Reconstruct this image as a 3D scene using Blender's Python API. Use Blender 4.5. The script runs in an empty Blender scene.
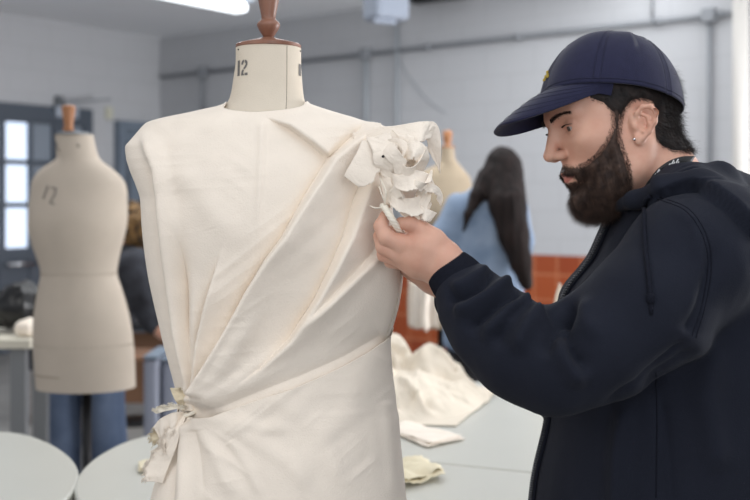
import bpy, bmesh, math, random
import numpy as np
from mathutils import Vector, Matrix
from mathutils.bvhtree import BVHTree
random.seed(7); RNG = np.random.default_rng(7)
S = bpy.context.scene
COL = S.collection
F = 50.0 / 36.0 * 750.0            # focal length in pixels
CZ = 1.35                          # camera height
HY = 203.0                         # horizon row of the photograph

def P(px, py, Y):
    return Vector(((px - 375.0) * Y / F, Y, CZ - (py - HY) * Y / F))
def toPx(p):
    p = np.asarray(p)
    return 375 + p[..., 0] * F / p[..., 1], HY - (p[..., 2] - CZ) * F / p[..., 1]

# ---------------------------------------------------------------- camera, world, light
cam = bpy.data.cameras.new('camera'); camo = bpy.data.objects.new('camera', cam); COL.objects.link(camo)
camo.location = (0, 0, CZ); camo.rotation_euler = (math.pi / 2, 0, 0)
cam.lens = 50; cam.sensor_width = 36; cam.shift_y = -(250 - HY) / 750.0
cam.clip_start = 0.05; cam.clip_end = 60
cam.dof.use_dof = True; cam.dof.focus_distance = 1.50; cam.dof.aperture_fstop = 4.0
S.camera = camo
S.view_settings.view_transform = 'Standard'; S.view_settings.look = 'None'
S.view_settings.exposure = 0.0; S.view_settings.gamma = 1.0; S.view_settings.use_curve_mapping = False
W = bpy.data.worlds.new('world'); S.world = W; W.use_nodes = True
bg = W.node_tree.nodes['Background']; bg.inputs[0].default_value = (0.89, 0.93, 1.0, 1); bg.inputs[1].default_value = 0.64
def area(name, loc, target, sx, sy, power, color):
    l = bpy.data.lights.new(name, 'AREA'); l.shape = 'RECTANGLE'; l.size = sx; l.size_y = sy; l.energy = power; l.color = color
    o = bpy.data.objects.new(name, l); COL.objects.link(o); o.location = loc
    o.rotation_euler = (Vector(target) - Vector(loc)).to_track_quat('-Z', 'Y').to_euler(); return o
area('window_light_right', (1.3, -2.6, 2.0), (0, 1.7, 1.1), 2.0, 1.4, 38, (0.93, 0.96, 1.0))
area('room_tubes_front', (0.5, 0.9, 2.95), (0.3, 1.3, 0), 2.6, 0.5, 13, (0.93, 0.96, 1.0))
area('window_light_left', (-3.2, -1.2, 2.6), (0, 2.0, 1.2), 1.6, 1.6, 30, (1.0, 0.96, 0.9))
area('room_tubes_middle', (-0.6, 4.6, 3.0), (-0.6, 4.6, 0), 4.0, 1.2, 70, (0.95, 0.98, 1.0))
area('ceiling_fill_side', (5.2, 4.0, 1.0), (-1.0, 6.0, 3.0), 3.5, 1.6, 320, (0.97, 0.98, 1.0))  # added fill aimed upward to brighten ceiling and far walls, not a window
area('room_tubes_back', (0.2, 7.0, 3.0), (0.2, 7.0, 0), 4.0, 1.0, 30, (0.95, 0.98, 1.0))

# ---------------------------------------------------------------- materials
def hexc(r, g, b):
    f = lambda c: (c / 255 / 12.92) if c / 255 <= 0.04045 else ((c / 255 + 0.055) / 1.055) ** 2.4
    return (f(r), f(g), f(b), 1)
def material(name, rgb, rough=0.7, metallic=0.0, var=0.0, vscale=8, bump=0.0, bscale=200, sheen=0.0, rgb2=None,
             emit=None, estr=0, spec=0.5, stretch=None, sss=0.0, alpha=None, coords='Object'):
    m = bpy.data.materials.new(name); m.use_nodes = True
    nt = m.node_tree; N = nt.nodes; L = nt.links; b = N['Principled BSDF']
    b.inputs['Base Color'].default_value = hexc(*rgb); b.inputs['Roughness'].default_value = rough
    b.inputs['Metallic'].default_value = metallic; b.inputs['Specular IOR Level'].default_value = spec
    if sheen: b.inputs['Sheen Weight'].default_value = sheen; b.inputs['Sheen Roughness'].default_value = 0.5
    if sss:
        b.inputs['Subsurface Weight'].default_value = sss; b.inputs['Subsurface Radius'].default_value = (0.9, 0.35, 0.2); b.inputs['Subsurface Scale'].default_value = 0.006
    if emit: b.inputs['Emission Color'].default_value = hexc(*emit); b.inputs['Emission Strength'].default_value = estr
    if var or bump or rgb2:
        tc = N.new('ShaderNodeTexCoord'); mp = N.new('ShaderNodeMapping'); L.new(tc.outputs[coords], mp.inputs[0])
        if stretch: mp.inputs['Scale'].default_value = stretch
    if var or rgb2:
        nz = N.new('ShaderNodeTexNoise'); nz.inputs['Scale'].default_value = vscale; nz.inputs['Detail'].default_value = 5
        L.new(mp.outputs[0], nz.inputs['Vector'])
        rp = N.new('ShaderNodeValToRGB'); L.new(nz.outputs['Fac'], rp.inputs[0])
        c = hexc(*rgb); c2 = hexc(*rgb2) if rgb2 else tuple(x * (1 - var) for x in c[:3]) + (1,)
        rp.color_ramp.elements[0].position = 0.35; rp.color_ramp.elements[1].position = 0.65
        rp.color_ramp.elements[0].color = c2; rp.color_ramp.elements[1].color = c
        L.new(rp.outputs[0], b.inputs['Base Color'])
    if bump:
        nb = N.new('ShaderNodeTexNoise'); nb.inputs['Scale'].default_value = bscale; nb.inputs['Detail'].default_value = 3
        L.new(mp.outputs[0], nb.inputs['Vector'])
        bp = N.new('ShaderNodeBump'); bp.inputs['Strength'].default_value = bump; bp.inputs['Distance'].default_value = 0.002
        L.new(nb.outputs['Fac'], bp.inputs['Height']); L.new(bp.outputs[0], b.inputs['Normal'])
    return m
M = {}
M['calico'] = material('calico', (244, 232, 217), 0.95, var=0.035, vscale=30, bump=0.35, bscale=420, sheen=0.15, spec=0.15)
M['calico_raw'] = material('unbleached_calico', (228, 217, 200), 0.95, var=0.04, vscale=20, bump=0.3, bscale=300, spec=0.15)
M['calico_form'] = material('calico_form', (220, 208, 190), 0.85, var=0.04, vscale=25, bump=0.2, bscale=500, spec=0.2)
M['linen_form'] = material('linen_form', (188, 176, 162), 0.9, var=0.05, vscale=12, bump=0.2, bscale=300, spec=0.2)
M['linen_tan'] = material('linen_tan', (172, 156, 134), 0.9, var=0.06, vscale=12, bump=0.2, bscale=300, spec=0.2)
M['fray'] = material('fray', (240, 232, 216), 0.95, spec=0.1)
M['fray_tan'] = material('fray_tan', (228, 214, 186), 0.95, var=0.1, vscale=60, spec=0.1)
M['wood'] = material('turned_wood', (146, 102, 82), 0.4, rgb2=(118, 78, 60), vscale=30, stretch=(1, 1, 0.15), spec=0.5)
M['wood_pale'] = material('pale_wood', (178, 122, 78), 0.45, rgb2=(150, 98, 60), vscale=30, stretch=(1, 1, 0.15))
M['ink'] = material('stencil_ink', (120, 116, 112), 0.8, var=0.3, vscale=400)
M['thread'] = material('seam_thread', (150, 138, 124), 0.9)
M['black_metal'] = material('black_metal', (28, 28, 30), 0.4, 0.6)
M['chrome'] = material('bright_metal', (210, 210, 212), 0.25, 1.0)
M['grey_metal'] = material('grey_metal', (120, 124, 128), 0.5, 0.3)
M['hoodie'] = material('hoodie_jersey', (29, 32, 43), 0.92, var=0.12, vscale=14, bump=0.25, bscale=500, sheen=0.02, spec=0.2)
M['rib'] = material('rib_knit', (26, 28, 38), 0.95, var=0.2, vscale=200, bump=0.4, bscale=400, spec=0.15)
M['zip'] = material('zip_teeth', (52, 54, 60), 0.5, 0.2)
M['cap'] = material('navy_cotton', (36, 37, 62), 0.9, var=0.12, vscale=90, bump=0.3, bscale=700, sheen=0.15, spec=0.2)
M['cap_under'] = material('navy_underside', (20, 21, 40), 0.95)
M['badge'] = material('yellow_stitching', (186, 160, 60), 0.8)
M['skin'] = material('skin', (216, 170, 148), 0.5, rgb2=(207, 156, 134), vscale=30, bump=0.12, bscale=700, spec=0.4, sss=0.12)
M['lip'] = material('lip', (184, 112, 100), 0.45, spec=0.5)
M['eye'] = material('eye_white', (176, 166, 162), 0.15)
M['iris'] = material('iris_brown', (70, 58, 48), 0.1)
M['pupil'] = material('pupil_black', (8, 8, 8), 0.08)
M['beard'] = material('beard_hair', (86, 66, 56), 0.6, rgb2=(52, 39, 34), vscale=90, spec=0.35)
M['hair'] = material('dark_hair', (44, 34, 30), 0.7, rgb2=(22, 18, 18), vscale=90, spec=0.4)
M['hair_long'] = material('long_dark_hair', (40, 30, 28), 0.75, rgb2=(22, 16, 15), vscale=60, stretch=(1, 1, 0.05), spec=0.2, bump=0.3, bscale=120)
M['denim'] = material('pale_denim', (142, 157, 178), 0.9, rgb2=(112, 130, 154), vscale=8)
M['jeans'] = material('blue_jeans', (92, 105, 128), 0.9, rgb2=(70, 84, 108), vscale=9)
M['trousers'] = material('dark_trousers', (30, 30, 34), 0.9)
M['shoe'] = material('shoe', (60, 58, 58), 0.7)
M['lanyard'] = material('black_lanyard', (20, 20, 22), 0.6)
M['white_print'] = material('white_print', (225, 225, 225), 0.6)
M['table'] = material('table_laminate', (198, 197, 188), 0.35, var=0.02, vscale=3, spec=0.4)
M['table_edge'] = material('table_edge', (196, 194, 186), 0.5)
M['table_leg'] = material('table_leg', (122, 124, 126), 0.5, 0.2)
M['ceiling'] = material('ceiling_paint', (238, 240, 243), 0.9, var=0.03, vscale=1)
M['floor'] = material('grey_floor', (146, 144, 141), 0.6, var=0.2, vscale=4)
M['frame_blue'] = material('blue_grey_paint', (78, 86, 97), 0.5)
M['locker_blue'] = material('pale_blue_grey_paint', (118, 130, 144), 0.6)
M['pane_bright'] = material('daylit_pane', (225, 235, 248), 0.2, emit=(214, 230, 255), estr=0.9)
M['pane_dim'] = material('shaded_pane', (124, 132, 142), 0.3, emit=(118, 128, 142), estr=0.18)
M['tube'] = material('lit_tube', (255, 255, 255), 0.4, emit=(240, 248, 255), estr=2.2)
M['fitting'] = material('white_fitting', (170, 178, 190), 0.5)
M['conduit'] = material('painted_conduit', (160, 165, 170), 0.5)
M['conduit_dark'] = material('grey_conduit', (142, 145, 150), 0.5)
M['speaker'] = material('speaker_grille', (150, 158, 172), 0.7)
M['patterned'] = material('dark_patterned_knit', (30, 31, 37), 0.9, rgb2=(58, 60, 68), vscale=16)
M['stitch'] = material('navy_thread', (34, 35, 58), 0.9)
M['black'] = material('black_cloth', (22, 23, 27), 0.9, var=0.3, vscale=10)
M['black_gloss'] = material('black_gloss', (18, 18, 20), 0.3)
M['curly'] = material('curly_brown_hair', (140, 106, 62), 0.8, rgb2=(40, 28, 20), vscale=30)
M['box_blue'] = material('blue_grey_plastic', (156, 160, 174), 0.6)
M['stool_wood'] = material('stool_wood', (120, 86, 62), 0.6)
M['cream_paper'] = material('cream_scrap', (230, 219, 190), 0.9, var=0.05, vscale=20)

def wall_mat():
    m = bpy.data.materials.new('painted_brick'); m.use_nodes = True; N = m.node_tree.nodes; L = m.node_tree.links
    b = N['Principled BSDF']; b.inputs['Roughness'].default_value = 0.75
    tc = N.new('ShaderNodeTexCoord'); br = N.new('ShaderNodeTexBrick')
    L.new(tc.outputs['UV'], br.inputs['Vector'])
    br.inputs['Color1'].default_value = hexc(194, 195, 198); br.inputs['Color2'].default_value = hexc(193, 194, 197)
    br.inputs['Mortar'].default_value = hexc(188, 189, 192); br.inputs['Scale'].default_value = 1
    br.inputs['Brick Width'].default_value = 0.44; br.inputs['Row Height'].default_value = 0.215; br.inputs['Mortar Size'].default_value = 0.008
    L.new(br.outputs['Color'], b.inputs['Base Color'])
    bp = N.new('ShaderNodeBump'); bp.inputs['Strength'].default_value = 0.2; bp.inputs['Distance'].default_value = 0.002; bp.invert = True
    L.new(br.outputs['Fac'], bp.inputs['Height']); L.new(bp.outputs[0], b.inputs['Normal']); return m
M['wall'] = wall_mat()
def tile_mat():
    m = bpy.data.materials.new('orange_glazed_tile'); m.use_nodes = True; N = m.node_tree.nodes; L = m.node_tree.links
    b = N['Principled BSDF']; b.inputs['Roughness'].default_value = 0.3
    tc = N.new('ShaderNodeTexCoord'); br = N.new('ShaderNodeTexBrick'); br.offset = 0
    L.new(tc.outputs['UV'], br.inputs['Vector'])
    br.inputs['Color1'].default_value = hexc(168, 82, 44); br.inputs['Color2'].default_value = hexc(150, 66, 34)
    br.inputs['Mortar'].default_value = hexc(196, 128, 92); br.inputs['Scale'].default_value = 1
    br.inputs['Brick Width'].default_value = 0.20; br.inputs['Row Height'].default_value = 0.20; br.inputs['Mortar Size'].default_value = 0.006
    L.new(br.outputs['Color'], b.inputs['Base Color']); return m
M['tile'] = tile_mat()

# ---------------------------------------------------------------- helpers
def tag(o, label=None, cat=None, group=None, kind=None):
    if label: o['label'] = label
    if cat: o['category'] = cat
    if group: o['group'] = group
    if kind: o['kind'] = kind
    return o
def mesh_obj(name, verts, faces, mat, parent=None, smooth=True, mats=None, fmat=None):
    me = bpy.data.meshes.new(name)
    V = [tuple(map(float, v)) for v in verts] if not isinstance(verts, np.ndarray) else verts.tolist()
    Fc = faces.tolist() if isinstance(faces, np.ndarray) else faces
    me.from_pydata(V, [], Fc)
    for mm in (mats or [mat]): me.materials.append(mm)
    if fmat is not None: me.polygons.foreach_set('material_index', np.asarray(fmat, dtype=np.int32))
    if smooth: me.polygons.foreach_set('use_smooth', [True] * len(me.polygons))
    me.validate(); me.update()
    o = bpy.data.objects.new(name, me); COL.objects.link(o)
    if parent is not None: attach(o, parent)
    return o
def attach(o, parent):
    o.parent = parent; o.matrix_parent_inverse = parent_world(parent).inverted()
def parent_world(p):
    m = p.matrix_basis.copy()
    if p.parent is not None: m = parent_world(p.parent) @ p.matrix_parent_inverse @ m
    return m
def empty(name, loc, label=None, cat=None, group=None):
    o = bpy.data.objects.new(name, None); COL.objects.link(o); o.location = loc; o.empty_display_size = 0.1
    return tag(o, label, cat, group)
class MB:
    def __init__(s): s.v = []; s.f = []
    def add(s, v, f):
        n = len(s.v); s.v += [tuple(map(float, x)) for x in v]; s.f += [tuple(int(i) + n for i in q) for q in f]; return s
    def box(s, c, size, R=None):
        c = Vector(c); hx, hy, hz = [a / 2 for a in size]
        v = [Vector((x, y, z)) for x in (-hx, hx) for y in (-hy, hy) for z in (-hz, hz)]
        if R is not None: v = [R @ q for q in v]
        return s.add([q + c for q in v], [(0, 1, 3, 2), (4, 6, 7, 5), (0, 4, 5, 1), (2, 3, 7, 6), (0, 2, 6, 4), (1, 5, 7, 3)])
    def bar(s, a, b, w, h):
        a = Vector(a); b = Vector(b); d = b - a; R = d.to_track_quat('X', 'Z').to_matrix()
        return s.box((a + b) / 2, (d.length, w, h), R)
    def tube(s, pts, r, n=8, cap=True):
        pts = [Vector(p) for p in pts]; rs = r if isinstance(r, (list, tuple, np.ndarray)) else [r] * len(pts)
        vs = []; up = None
        for i, p in enumerate(pts):
            d = (pts[min(i + 1, len(pts) - 1)] - pts[max(i - 1, 0)]).normalized()
            if up is None: up = d.orthogonal().normalized()
            up = (up - d * up.dot(d)).normalized(); q = d.cross(up)
            for k in range(n):
                a = 2 * math.pi * k / n; vs.append(p + (up * math.cos(a) + q * math.sin(a)) * rs[i])
        fs = []
        for i in range(len(pts) - 1):
            for k in range(n):
                k2 = (k + 1) % n; fs.append((i * n + k, i * n + k2, (i + 1) * n + k2, (i + 1) * n + k))
        if cap: fs.append(tuple(range(n))[::-1]); fs.append(tuple((len(pts) - 1) * n + k for k in range(n)))
        return s.add(vs, fs)
    def lathe(s, c, prof, n=32, sx=1, sy=1):
        c = Vector(c); vs = []; fs = []
        for r, z in prof:
            for k in range(n):
                a = 2 * math.pi * k / n; vs.append(c + Vector((r * math.cos(a) * sx, r * math.sin(a) * sy, z)))
        for i in range(len(prof) - 1):
            for k in range(n):
                k2 = (k + 1) % n; fs.append((i * n + k, i * n + k2, (i + 1) * n + k2, (i + 1) * n + k))
        fs.append(tuple(range(n))[::-1]); fs.append(tuple((len(prof) - 1) * n + k for k in range(n)))
        return s.add(vs, fs)
    def build(s, name, mat, parent=None, smooth=False, bevel=0):
        o = mesh_obj(name, s.v, s.f, mat, parent, smooth)
        if bevel:
            b = o.modifiers.new('bevel', 'BEVEL'); b.width = bevel; b.segments = 2
        return o
def autosmooth(o, deg=35):
    me = o.data; bm = bmesh.new(); bm.from_mesh(me)
    bmesh.ops.recalc_face_normals(bm, faces=bm.faces)
    for e in bm.edges:
        if len(e.link_faces) == 2 and e.calc_face_angle(0) > math.radians(deg): e.smooth = False
    for f in bm.faces: f.smooth = True
    bm.to_mesh(me); bm.free(); return o
def _hash(i, j, k):
    n = (i * 374761393 + j * 668265263 + k * 2147483647 % 1013) & 0xffffffff
    n = ((n ^ (n >> 13)) * 1274126177) & 0xffffffff
    return ((n ^ (n >> 16)) & 0xffff) / 65535.0
def vnoise(x, y, z=0.0):
    x, y, z = np.broadcast_arrays(np.asarray(x, float), np.asarray(y, float), np.asarray(z, float))
    xi = np.floor(x).astype(np.int64); yi = np.floor(y).astype(np.int64); zi = np.floor(z).astype(np.int64)
    fx = x - xi; fy = y - yi; fz = z - zi
    fx = fx * fx * (3 - 2 * fx); fy = fy * fy * (3 - 2 * fy); fz = fz * fz * (3 - 2 * fz)
    r = 0
    for a in (0, 1):
        for b in (0, 1):
            for c in (0, 1):
                w = (fx if a else 1 - fx) * (fy if b else 1 - fy) * (fz if c else 1 - fz)
                r = r + w * _hash(xi + a, yi + b, (zi + c) * 1013 + 7)
    return r * 2 - 1
def fbm(x, y, z=0.0, o=3):
    r = 0; a = 1
    for i in range(o): r = r + a * vnoise(x * 2 ** i + 17.3 * i, y * 2 ** i - 9.1 * i, z * 2 ** i + 3.7 * i); a *= 0.5
    return r
def crom(pts, n):
    """Catmull-Rom resample of control points (any dimension) to n samples"""
    p = np.asarray([list(q) for q in pts], float); m = len(p)
    if m == 2: t = np.linspace(0, 1, n)[:, None]; return p[0] * (1 - t) + p[1] * t
    e = np.vstack([2 * p[0] - p[1], p, 2 * p[-1] - p[-2]])
    t = np.linspace(0, m - 1 - 1e-9, n); i = t.astype(int); f = (t - i)[:, None]
    a, b, c, d = e[i], e[i + 1], e[i + 2], e[i + 3]
    return 0.5 * (2 * b + (c - a) * f + (2 * a - 5 * b + 4 * c - d) * f ** 2 + (3 * b - a - 3 * c + d) * f ** 3)
def mono(x, xs, ys):
    """smooth (PCHIP-like) interpolation"""
    xs = np.asarray(xs, float); ys = np.asarray(ys, float); h = np.diff(xs); d = np.diff(ys) / h
    m = np.zeros_like(ys); m[0] = d[0]; m[-1] = d[-1]
    for i in range(1, len(xs) - 1):
        if d[i - 1] * d[i] > 0:
            w1 = 2 * h[i] + h[i - 1]; w2 = h[i] + 2 * h[i - 1]; m[i] = (w1 + w2) / (w1 / d[i - 1] + w2 / d[i])
    x = np.clip(np.asarray(x, float), xs[0], xs[-1]); i = np.clip(np.searchsorted(xs, x) - 1, 0, len(h) - 1)
    t = (x - xs[i]) / h[i]
    return ((2*t**3-3*t**2+1)*ys[i] + (t**3-2*t**2+t)*h[i]*m[i] + (-2*t**3+3*t**2)*ys[i+1] + (t**3-t**2)*h[i]*m[i+1])

# ---- signed distance modelling + surface nets
class SDF:
    def __init__(s, lo, hi, h):
        s.lo = np.array(lo, float); s.h = h; s.n = np.ceil((np.array(hi) - s.lo) / h).astype(int) + 1
        s.f = np.full(s.n, 0.08, np.float32)
        s.ax = [s.lo[a] + np.arange(s.n[a]) * h for a in range(3)]
    def op(s, fn, lo, hi, k=0.0, sub=False):
        m = k + 0.03; sl = []
        for a in range(3):
            i0 = max(0, int((lo[a] - m - s.lo[a]) / s.h)); i1 = min(s.n[a], int((hi[a] + m - s.lo[a]) / s.h) + 2)
            if i1 <= i0: return s
            sl.append(slice(i0, i1))
        X, Y, Z = np.meshgrid(*[s.ax[a][sl[a]] for a in range(3)], indexing='ij')
        d = fn(X, Y, Z); g = s.f[tuple(sl)]
        if sub: d = -d; g2 = -g; d = -d
        if not sub:
            if k > 0:
                q = np.clip(0.5 + 0.5 * (g - d) / k, 0, 1); r = g * (1 - q) + d * q - k * q * (1 - q)
            else: r = np.minimum(g, d)
        else:
            if k > 0:
                q = np.clip(0.5 - 0.5 * (g + d) / k, 0, 1); r = g * (1 - q) + (-d) * q + k * q * (1 - q)
            else: r = np.maximum(g, -d)
        s.f[tuple(sl)] = r; return s
    def cone(s, a, ra, b, rb, k=0.01, sub=False):
        a = np.array(list(a), float); b = np.array(list(b), float); ba = b - a; L2 = ba @ ba + 1e-12
        def fn(X, Y, Z):
            px, py, pz = X - a[0], Y - a[1], Z - a[2]
            t = np.clip((px * ba[0] + py * ba[1] + pz * ba[2]) / L2, 0, 1)
            return np.sqrt((px - t * ba[0]) ** 2 + (py - t * ba[1]) ** 2 + (pz - t * ba[2]) ** 2) - (ra + (rb - ra) * t)
        R = max(ra, rb)
        return s.op(fn, np.minimum(a, b) - R, np.maximum(a, b) + R, k, sub)
    def chain(s, pts, rs, k=0.01):
        for i in range(len(pts) - 1): s.cone(pts[i], rs[i], pts[i + 1], rs[i + 1], k)
        return s
    def ell(s, c, r, k=0.01, sub=False, R=None):
        c = np.array(list(c), float); r = np.array(r, float); Rm = np.array(R) if R is not None else np.eye(3)
        def fn(X, Y, Z):
            x, y, z = X - c[0], Y - c[1], Z - c[2]
            u = [Rm[0, i] * x + Rm[1, i] * y + Rm[2, i] * z for i in range(3)]
            k0 = np.sqrt(sum((u[i] / r[i]) ** 2 for i in range(3))); k1 = np.sqrt(sum((u[i] / r[i] ** 2) ** 2 for i in range(3))) + 1e-9
            return k0 * (k0 - 1) / k1
        m = r.max(); return s.op(fn, c - m, c + m, k, sub)
    def loft(s, zs, cx, cy, ax_, by, yaw=0.0, k=0.02, pw=2.0):
        """stack of ellipses (zs ascending)"""
        c, sn = math.cos(yaw), math.sin(yaw)
        def fn(X, Y, Z):
            a = mono(Z, zs, ax_); b = mono(Z, zs, by); x0 = X - mono(Z, zs, cx); y0 = Y - mono(Z, zs, cy)
            x = c * x0 + sn * y0; y = -sn * x0 + c * y0
            q = ((np.abs(x) / a) ** pw + (np.abs(y) / b) ** pw) ** (1 / pw)
            d = (q - 1) * np.minimum(a, b)
            return np.maximum(d, np.maximum(Z - zs[-1], zs[0] - Z))
        m = max(max(ax_), max(by))
        return s.op(fn, (min(cx) - m, min(cy) - m, zs[0]), (max(cx) + m, max(cy) + m, zs[-1]), k)
    def mesh(s, smooth=1):
        f = s.f; n = s.n; neg = f < 0
        c = neg[:-1, :-1, :-1].astype(np.int8)
        tot = sum(neg[i:n[0]-1+i, j:n[1]-1+j, k:n[2]-1+k].astype(np.int8) for i in (0, 1) for j in (0, 1) for k in (0, 1))
        act = (tot > 0) & (tot < 8); idx = np.argwhere(act)
        imap = np.full(act.shape, -1, np.int64); imap[tuple(idx.T)] = np.arange(len(idx))
        corners = [(i, j, k) for i in (0, 1) for j in (0, 1) for k in (0, 1)]
        val = {cn: f[idx[:, 0] + cn[0], idx[:, 1] + cn[1], idx[:, 2] + cn[2]] for cn in corners}
        acc = np.zeros((len(idx), 3)); cnt = np.zeros(len(idx))
        for cn in corners:
            for a in range(3):
                if cn[a] == 0:
                    c2 = list(cn); c2[a] = 1; c2 = tuple(c2); v0, v1 = val[cn], val[c2]
                    m = (v0 < 0) != (v1 < 0); t = np.where(m, v0 / np.where(m, v0 - v1, 1), 0)
                    p = np.zeros((len(idx), 3)); p[:] = cn; p[:, a] = t
                    acc += p * m[:, None]; cnt += m
        V = s.lo + (idx + acc / cnt[:, None]) * s.h
        Fs = []
        for a in range(3):
            b, c_ = [(1, 2), (2, 0), (0, 1)][a]
            sl0 = [slice(None)] * 3; sl1 = [slice(None)] * 3; sl0[a] = slice(0, -1); sl1[a] = slice(1, None)
            ch = neg[tuple(sl0)] != neg[tuple(sl1)]; e = np.argwhere(ch)
            e = e[(e[:, b] > 0) & (e[:, c_] > 0) & (e[:, b] < n[b] - 1) & (e[:, c_] < n[c_] - 1)]
            ob = np.zeros(3, int); ob[b] = 1; oc = np.zeros(3, int); oc[c_] = 1
            q = np.stack([imap[tuple((e - ob - oc).T)], imap[tuple((e - oc).T)], imap[tuple(e.T)], imap[tuple((e - ob).T)]], 1)
            fl = ~neg[tuple(e.T)]; q[fl] = q[fl][:, ::-1]; Fs.append(q)
        Fa = np.vstack(Fs); Fa = Fa[(Fa >= 0).all(1)]
        E = np.vstack([Fa[:, [i, (i + 1) % 4]] for i in range(4)])
        for _ in range(smooth):
            A = np.zeros_like(V); C = np.zeros(len(V))
            np.add.at(A, E[:, 0], V[E[:, 1]]); np.add.at(C, E[:, 0], 1)
            np.add.at(A, E[:, 1], V[E[:, 0]]); np.add.at(C, E[:, 1], 1)
            V = 0.5 * V + 0.5 * A / np.maximum(C, 1)[:, None]
        return V, Fa
def vnormals(V, Fa):
    n = np.cross(V[Fa[:, 2]] - V[Fa[:, 0]], V[Fa[:, 3]] - V[Fa[:, 1]]); N = np.zeros_like(V)
    for i in range(4): np.add.at(N, Fa[:, i], n)
    return N / (np.linalg.norm(N, axis=1)[:, None] + 1e-12)
def join_meshes(parts):
    Vs = []; Fs = []; n = 0; fm = []
    for (V, Fa, mi) in parts:
        Vs.append(V); Fs.append(Fa + n); n += len(V); fm.append(np.full(len(Fa), mi) if np.isscalar(mi) else mi)
    return np.vstack(Vs), np.vstack(Fs), np.concatenate(fm)
def poly_in(px, py, poly):
    px = np.asarray(px); r = np.zeros(px.shape, bool); n = len(poly)
    for i in range(n):
        x1, y1 = poly[i]; x2, y2 = poly[(i + 1) % n]
        if y1 == y2: continue
        c = ((py < y1) != (py < y2)) & (px < (x2 - x1) * (py - y1) / (y2 - y1) + x1); r ^= c
    return r
def poly_dist(px, py, pts):
    """signed distance (px) and arc parameter to polyline; positive = right-hand side while walking (screen x right, y down)"""
    best = np.full(np.shape(px), 1e9); sg = np.ones(np.shape(px)); tt = np.zeros(np.shape(px))
    L = [math.hypot(pts[i+1][0]-pts[i][0], pts[i+1][1]-pts[i][1]) for i in range(len(pts)-1)]; T = sum(L); acc = 0
    for i in range(len(pts) - 1):
        ax_, ay = pts[i]; bx, by = pts[i + 1]; dx, dy = bx - ax_, by - ay; l2 = dx * dx + dy * dy
        t = np.clip(((px - ax_) * dx + (py - ay) * dy) / l2, 0, 1); ex = px - ax_ - t * dx; ey = py - ay - t * dy
        d = np.hypot(ex, ey); cr = -(ex * dy - ey * dx)
        m = d < best - 1e-9; best = np.where(m, d, best); sg = np.where(m, np.where(cr >= 0, 1, -1), sg); tt = np.where(m, (acc + t * L[i]) / T, tt); acc += L[i]
    return best * sg, tt
def strands(name, roots, dirs, lens, rad, mat, parent, bend=(0, 0, -0.5), segs=3, curl=0.0, add=None):
    roots = np.asarray(roots); N = len(roots); dirs = dirs / (np.linalg.norm(dirs, axis=1)[:, None] + 1e-9)
    lens = np.asarray(lens)[:, None]; bend = np.asarray(bend, float)
    side = np.cross(dirs, RNG.normal(size=(N, 3))); side /= (np.linalg.norm(side, axis=1)[:, None] + 1e-9); s2 = np.cross(dirs, side)
    ph = RNG.uniform(0, 6.28, (N, 1)); Vs = []
    for i in range(segs + 1):
        t = i / segs; c = roots + dirs * lens * t + bend * lens * t * t + curl * lens * t * (side * np.sin(ph + 3 * t) + s2 * np.cos(ph + 4 * t))
        r = rad * (1 - 0.85 * t)
        for k in range(3):
            a = 2.0944 * k; Vs.append(c + r * (side * math.cos(a) + s2 * math.sin(a)))
    V = np.stack(Vs, 1).reshape(-1, 3); q = []
    for i in range(segs):
        for k in range(3): q.append((i*3+k, i*3+(k+1) % 3, (i+1)*3+(k+1) % 3, (i+1)*3+k))
    q = np.array(q); Fa = (q[None] + (np.arange(N) * (segs + 1) * 3)[:, None, None]).reshape(-1, 4)
    if add is not None: return V, Fa
    return mesh_obj(name, V, Fa, mat, parent)
def grid_faces(nu, nv, wrap=False):
    i = np.arange(nu - 1)[:, None]; j = np.arange(nv if wrap else nv - 1)[None, :]; j2 = (j + 1) % nv
    return np.stack([i * nv + j + 0 * j, i * nv + j2, (i + 1) * nv + j2, (i + 1) * nv + j], -1).reshape(-1, 4)
def ribbon(name, spine, width, mat, parent, nu=60, nv=14, wave=0.0, wf=4.0, rag=0.0, curl=0.0, thick=0.0008, fringe=0, seed=0, fray_len=0.008):
    """cloth strip: spine control points and one width vector per control point"""
    sp = crom(spine, nu); wd = crom(width, nu); u = np.linspace(0, 1, nu)[:, None]; v = np.linspace(0, 1, nv)[None, :]
    tn = np.gradient(sp, axis=0); nr = np.cross(tn, wd); nr /= (np.linalg.norm(nr, axis=1)[:, None] + 1e-9)
    vv = v * (1 + rag * (vnoise(u * 14, seed * 3.1) + 0.7 * vnoise(u * 40, seed * 7.7)))
    P3 = sp[:, None] + wd[:, None] * vv[..., None]
    off = wave * np.sin(u * wf * 6.28 + seed + 0.8 * vnoise(u * 5, seed)) * (0.25 + 0.75 * v) + 0.35 * wave * fbm(u * 7 + seed, v * 3) + curl * v * v
    P3 = P3 + nr[:, None] * off[..., None]; V = P3.reshape(-1, 3); Fa = grid_faces(nu, nv)
    parts = [(V, Fa, 0)]
    if fringe:
        ii = RNG.integers(0, nu - 1, fringe); e = P3[:, -1]; inn = P3[:, -2]
        d = e[ii] - inn[ii]; d /= (np.linalg.norm(d, axis=1)[:, None] + 1e-9); d += RNG.normal(size=d.shape) * 0.5
        fr = RNG.uniform(0, 1, (fringe, 1)); root = e[ii] * (1 - fr) + e[ii + 1] * fr - d * 0.001
        a, b = strands('', root, d, RNG.uniform(0.3, 1, fringe) * fray_len, 0.00022, None, None, curl=0.4, add=1)
        parts.append((a, b, 0))
    me = mesh_obj(name, V, Fa, mat, parent)
    if thick:
        m = me.modifiers.new('solid', 'SOLIDIFY'); m.thickness = thick; m.offset = 0
    if fringe: mesh_join_into(me, parts[1][0], parts[1][1])
    return me
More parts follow.
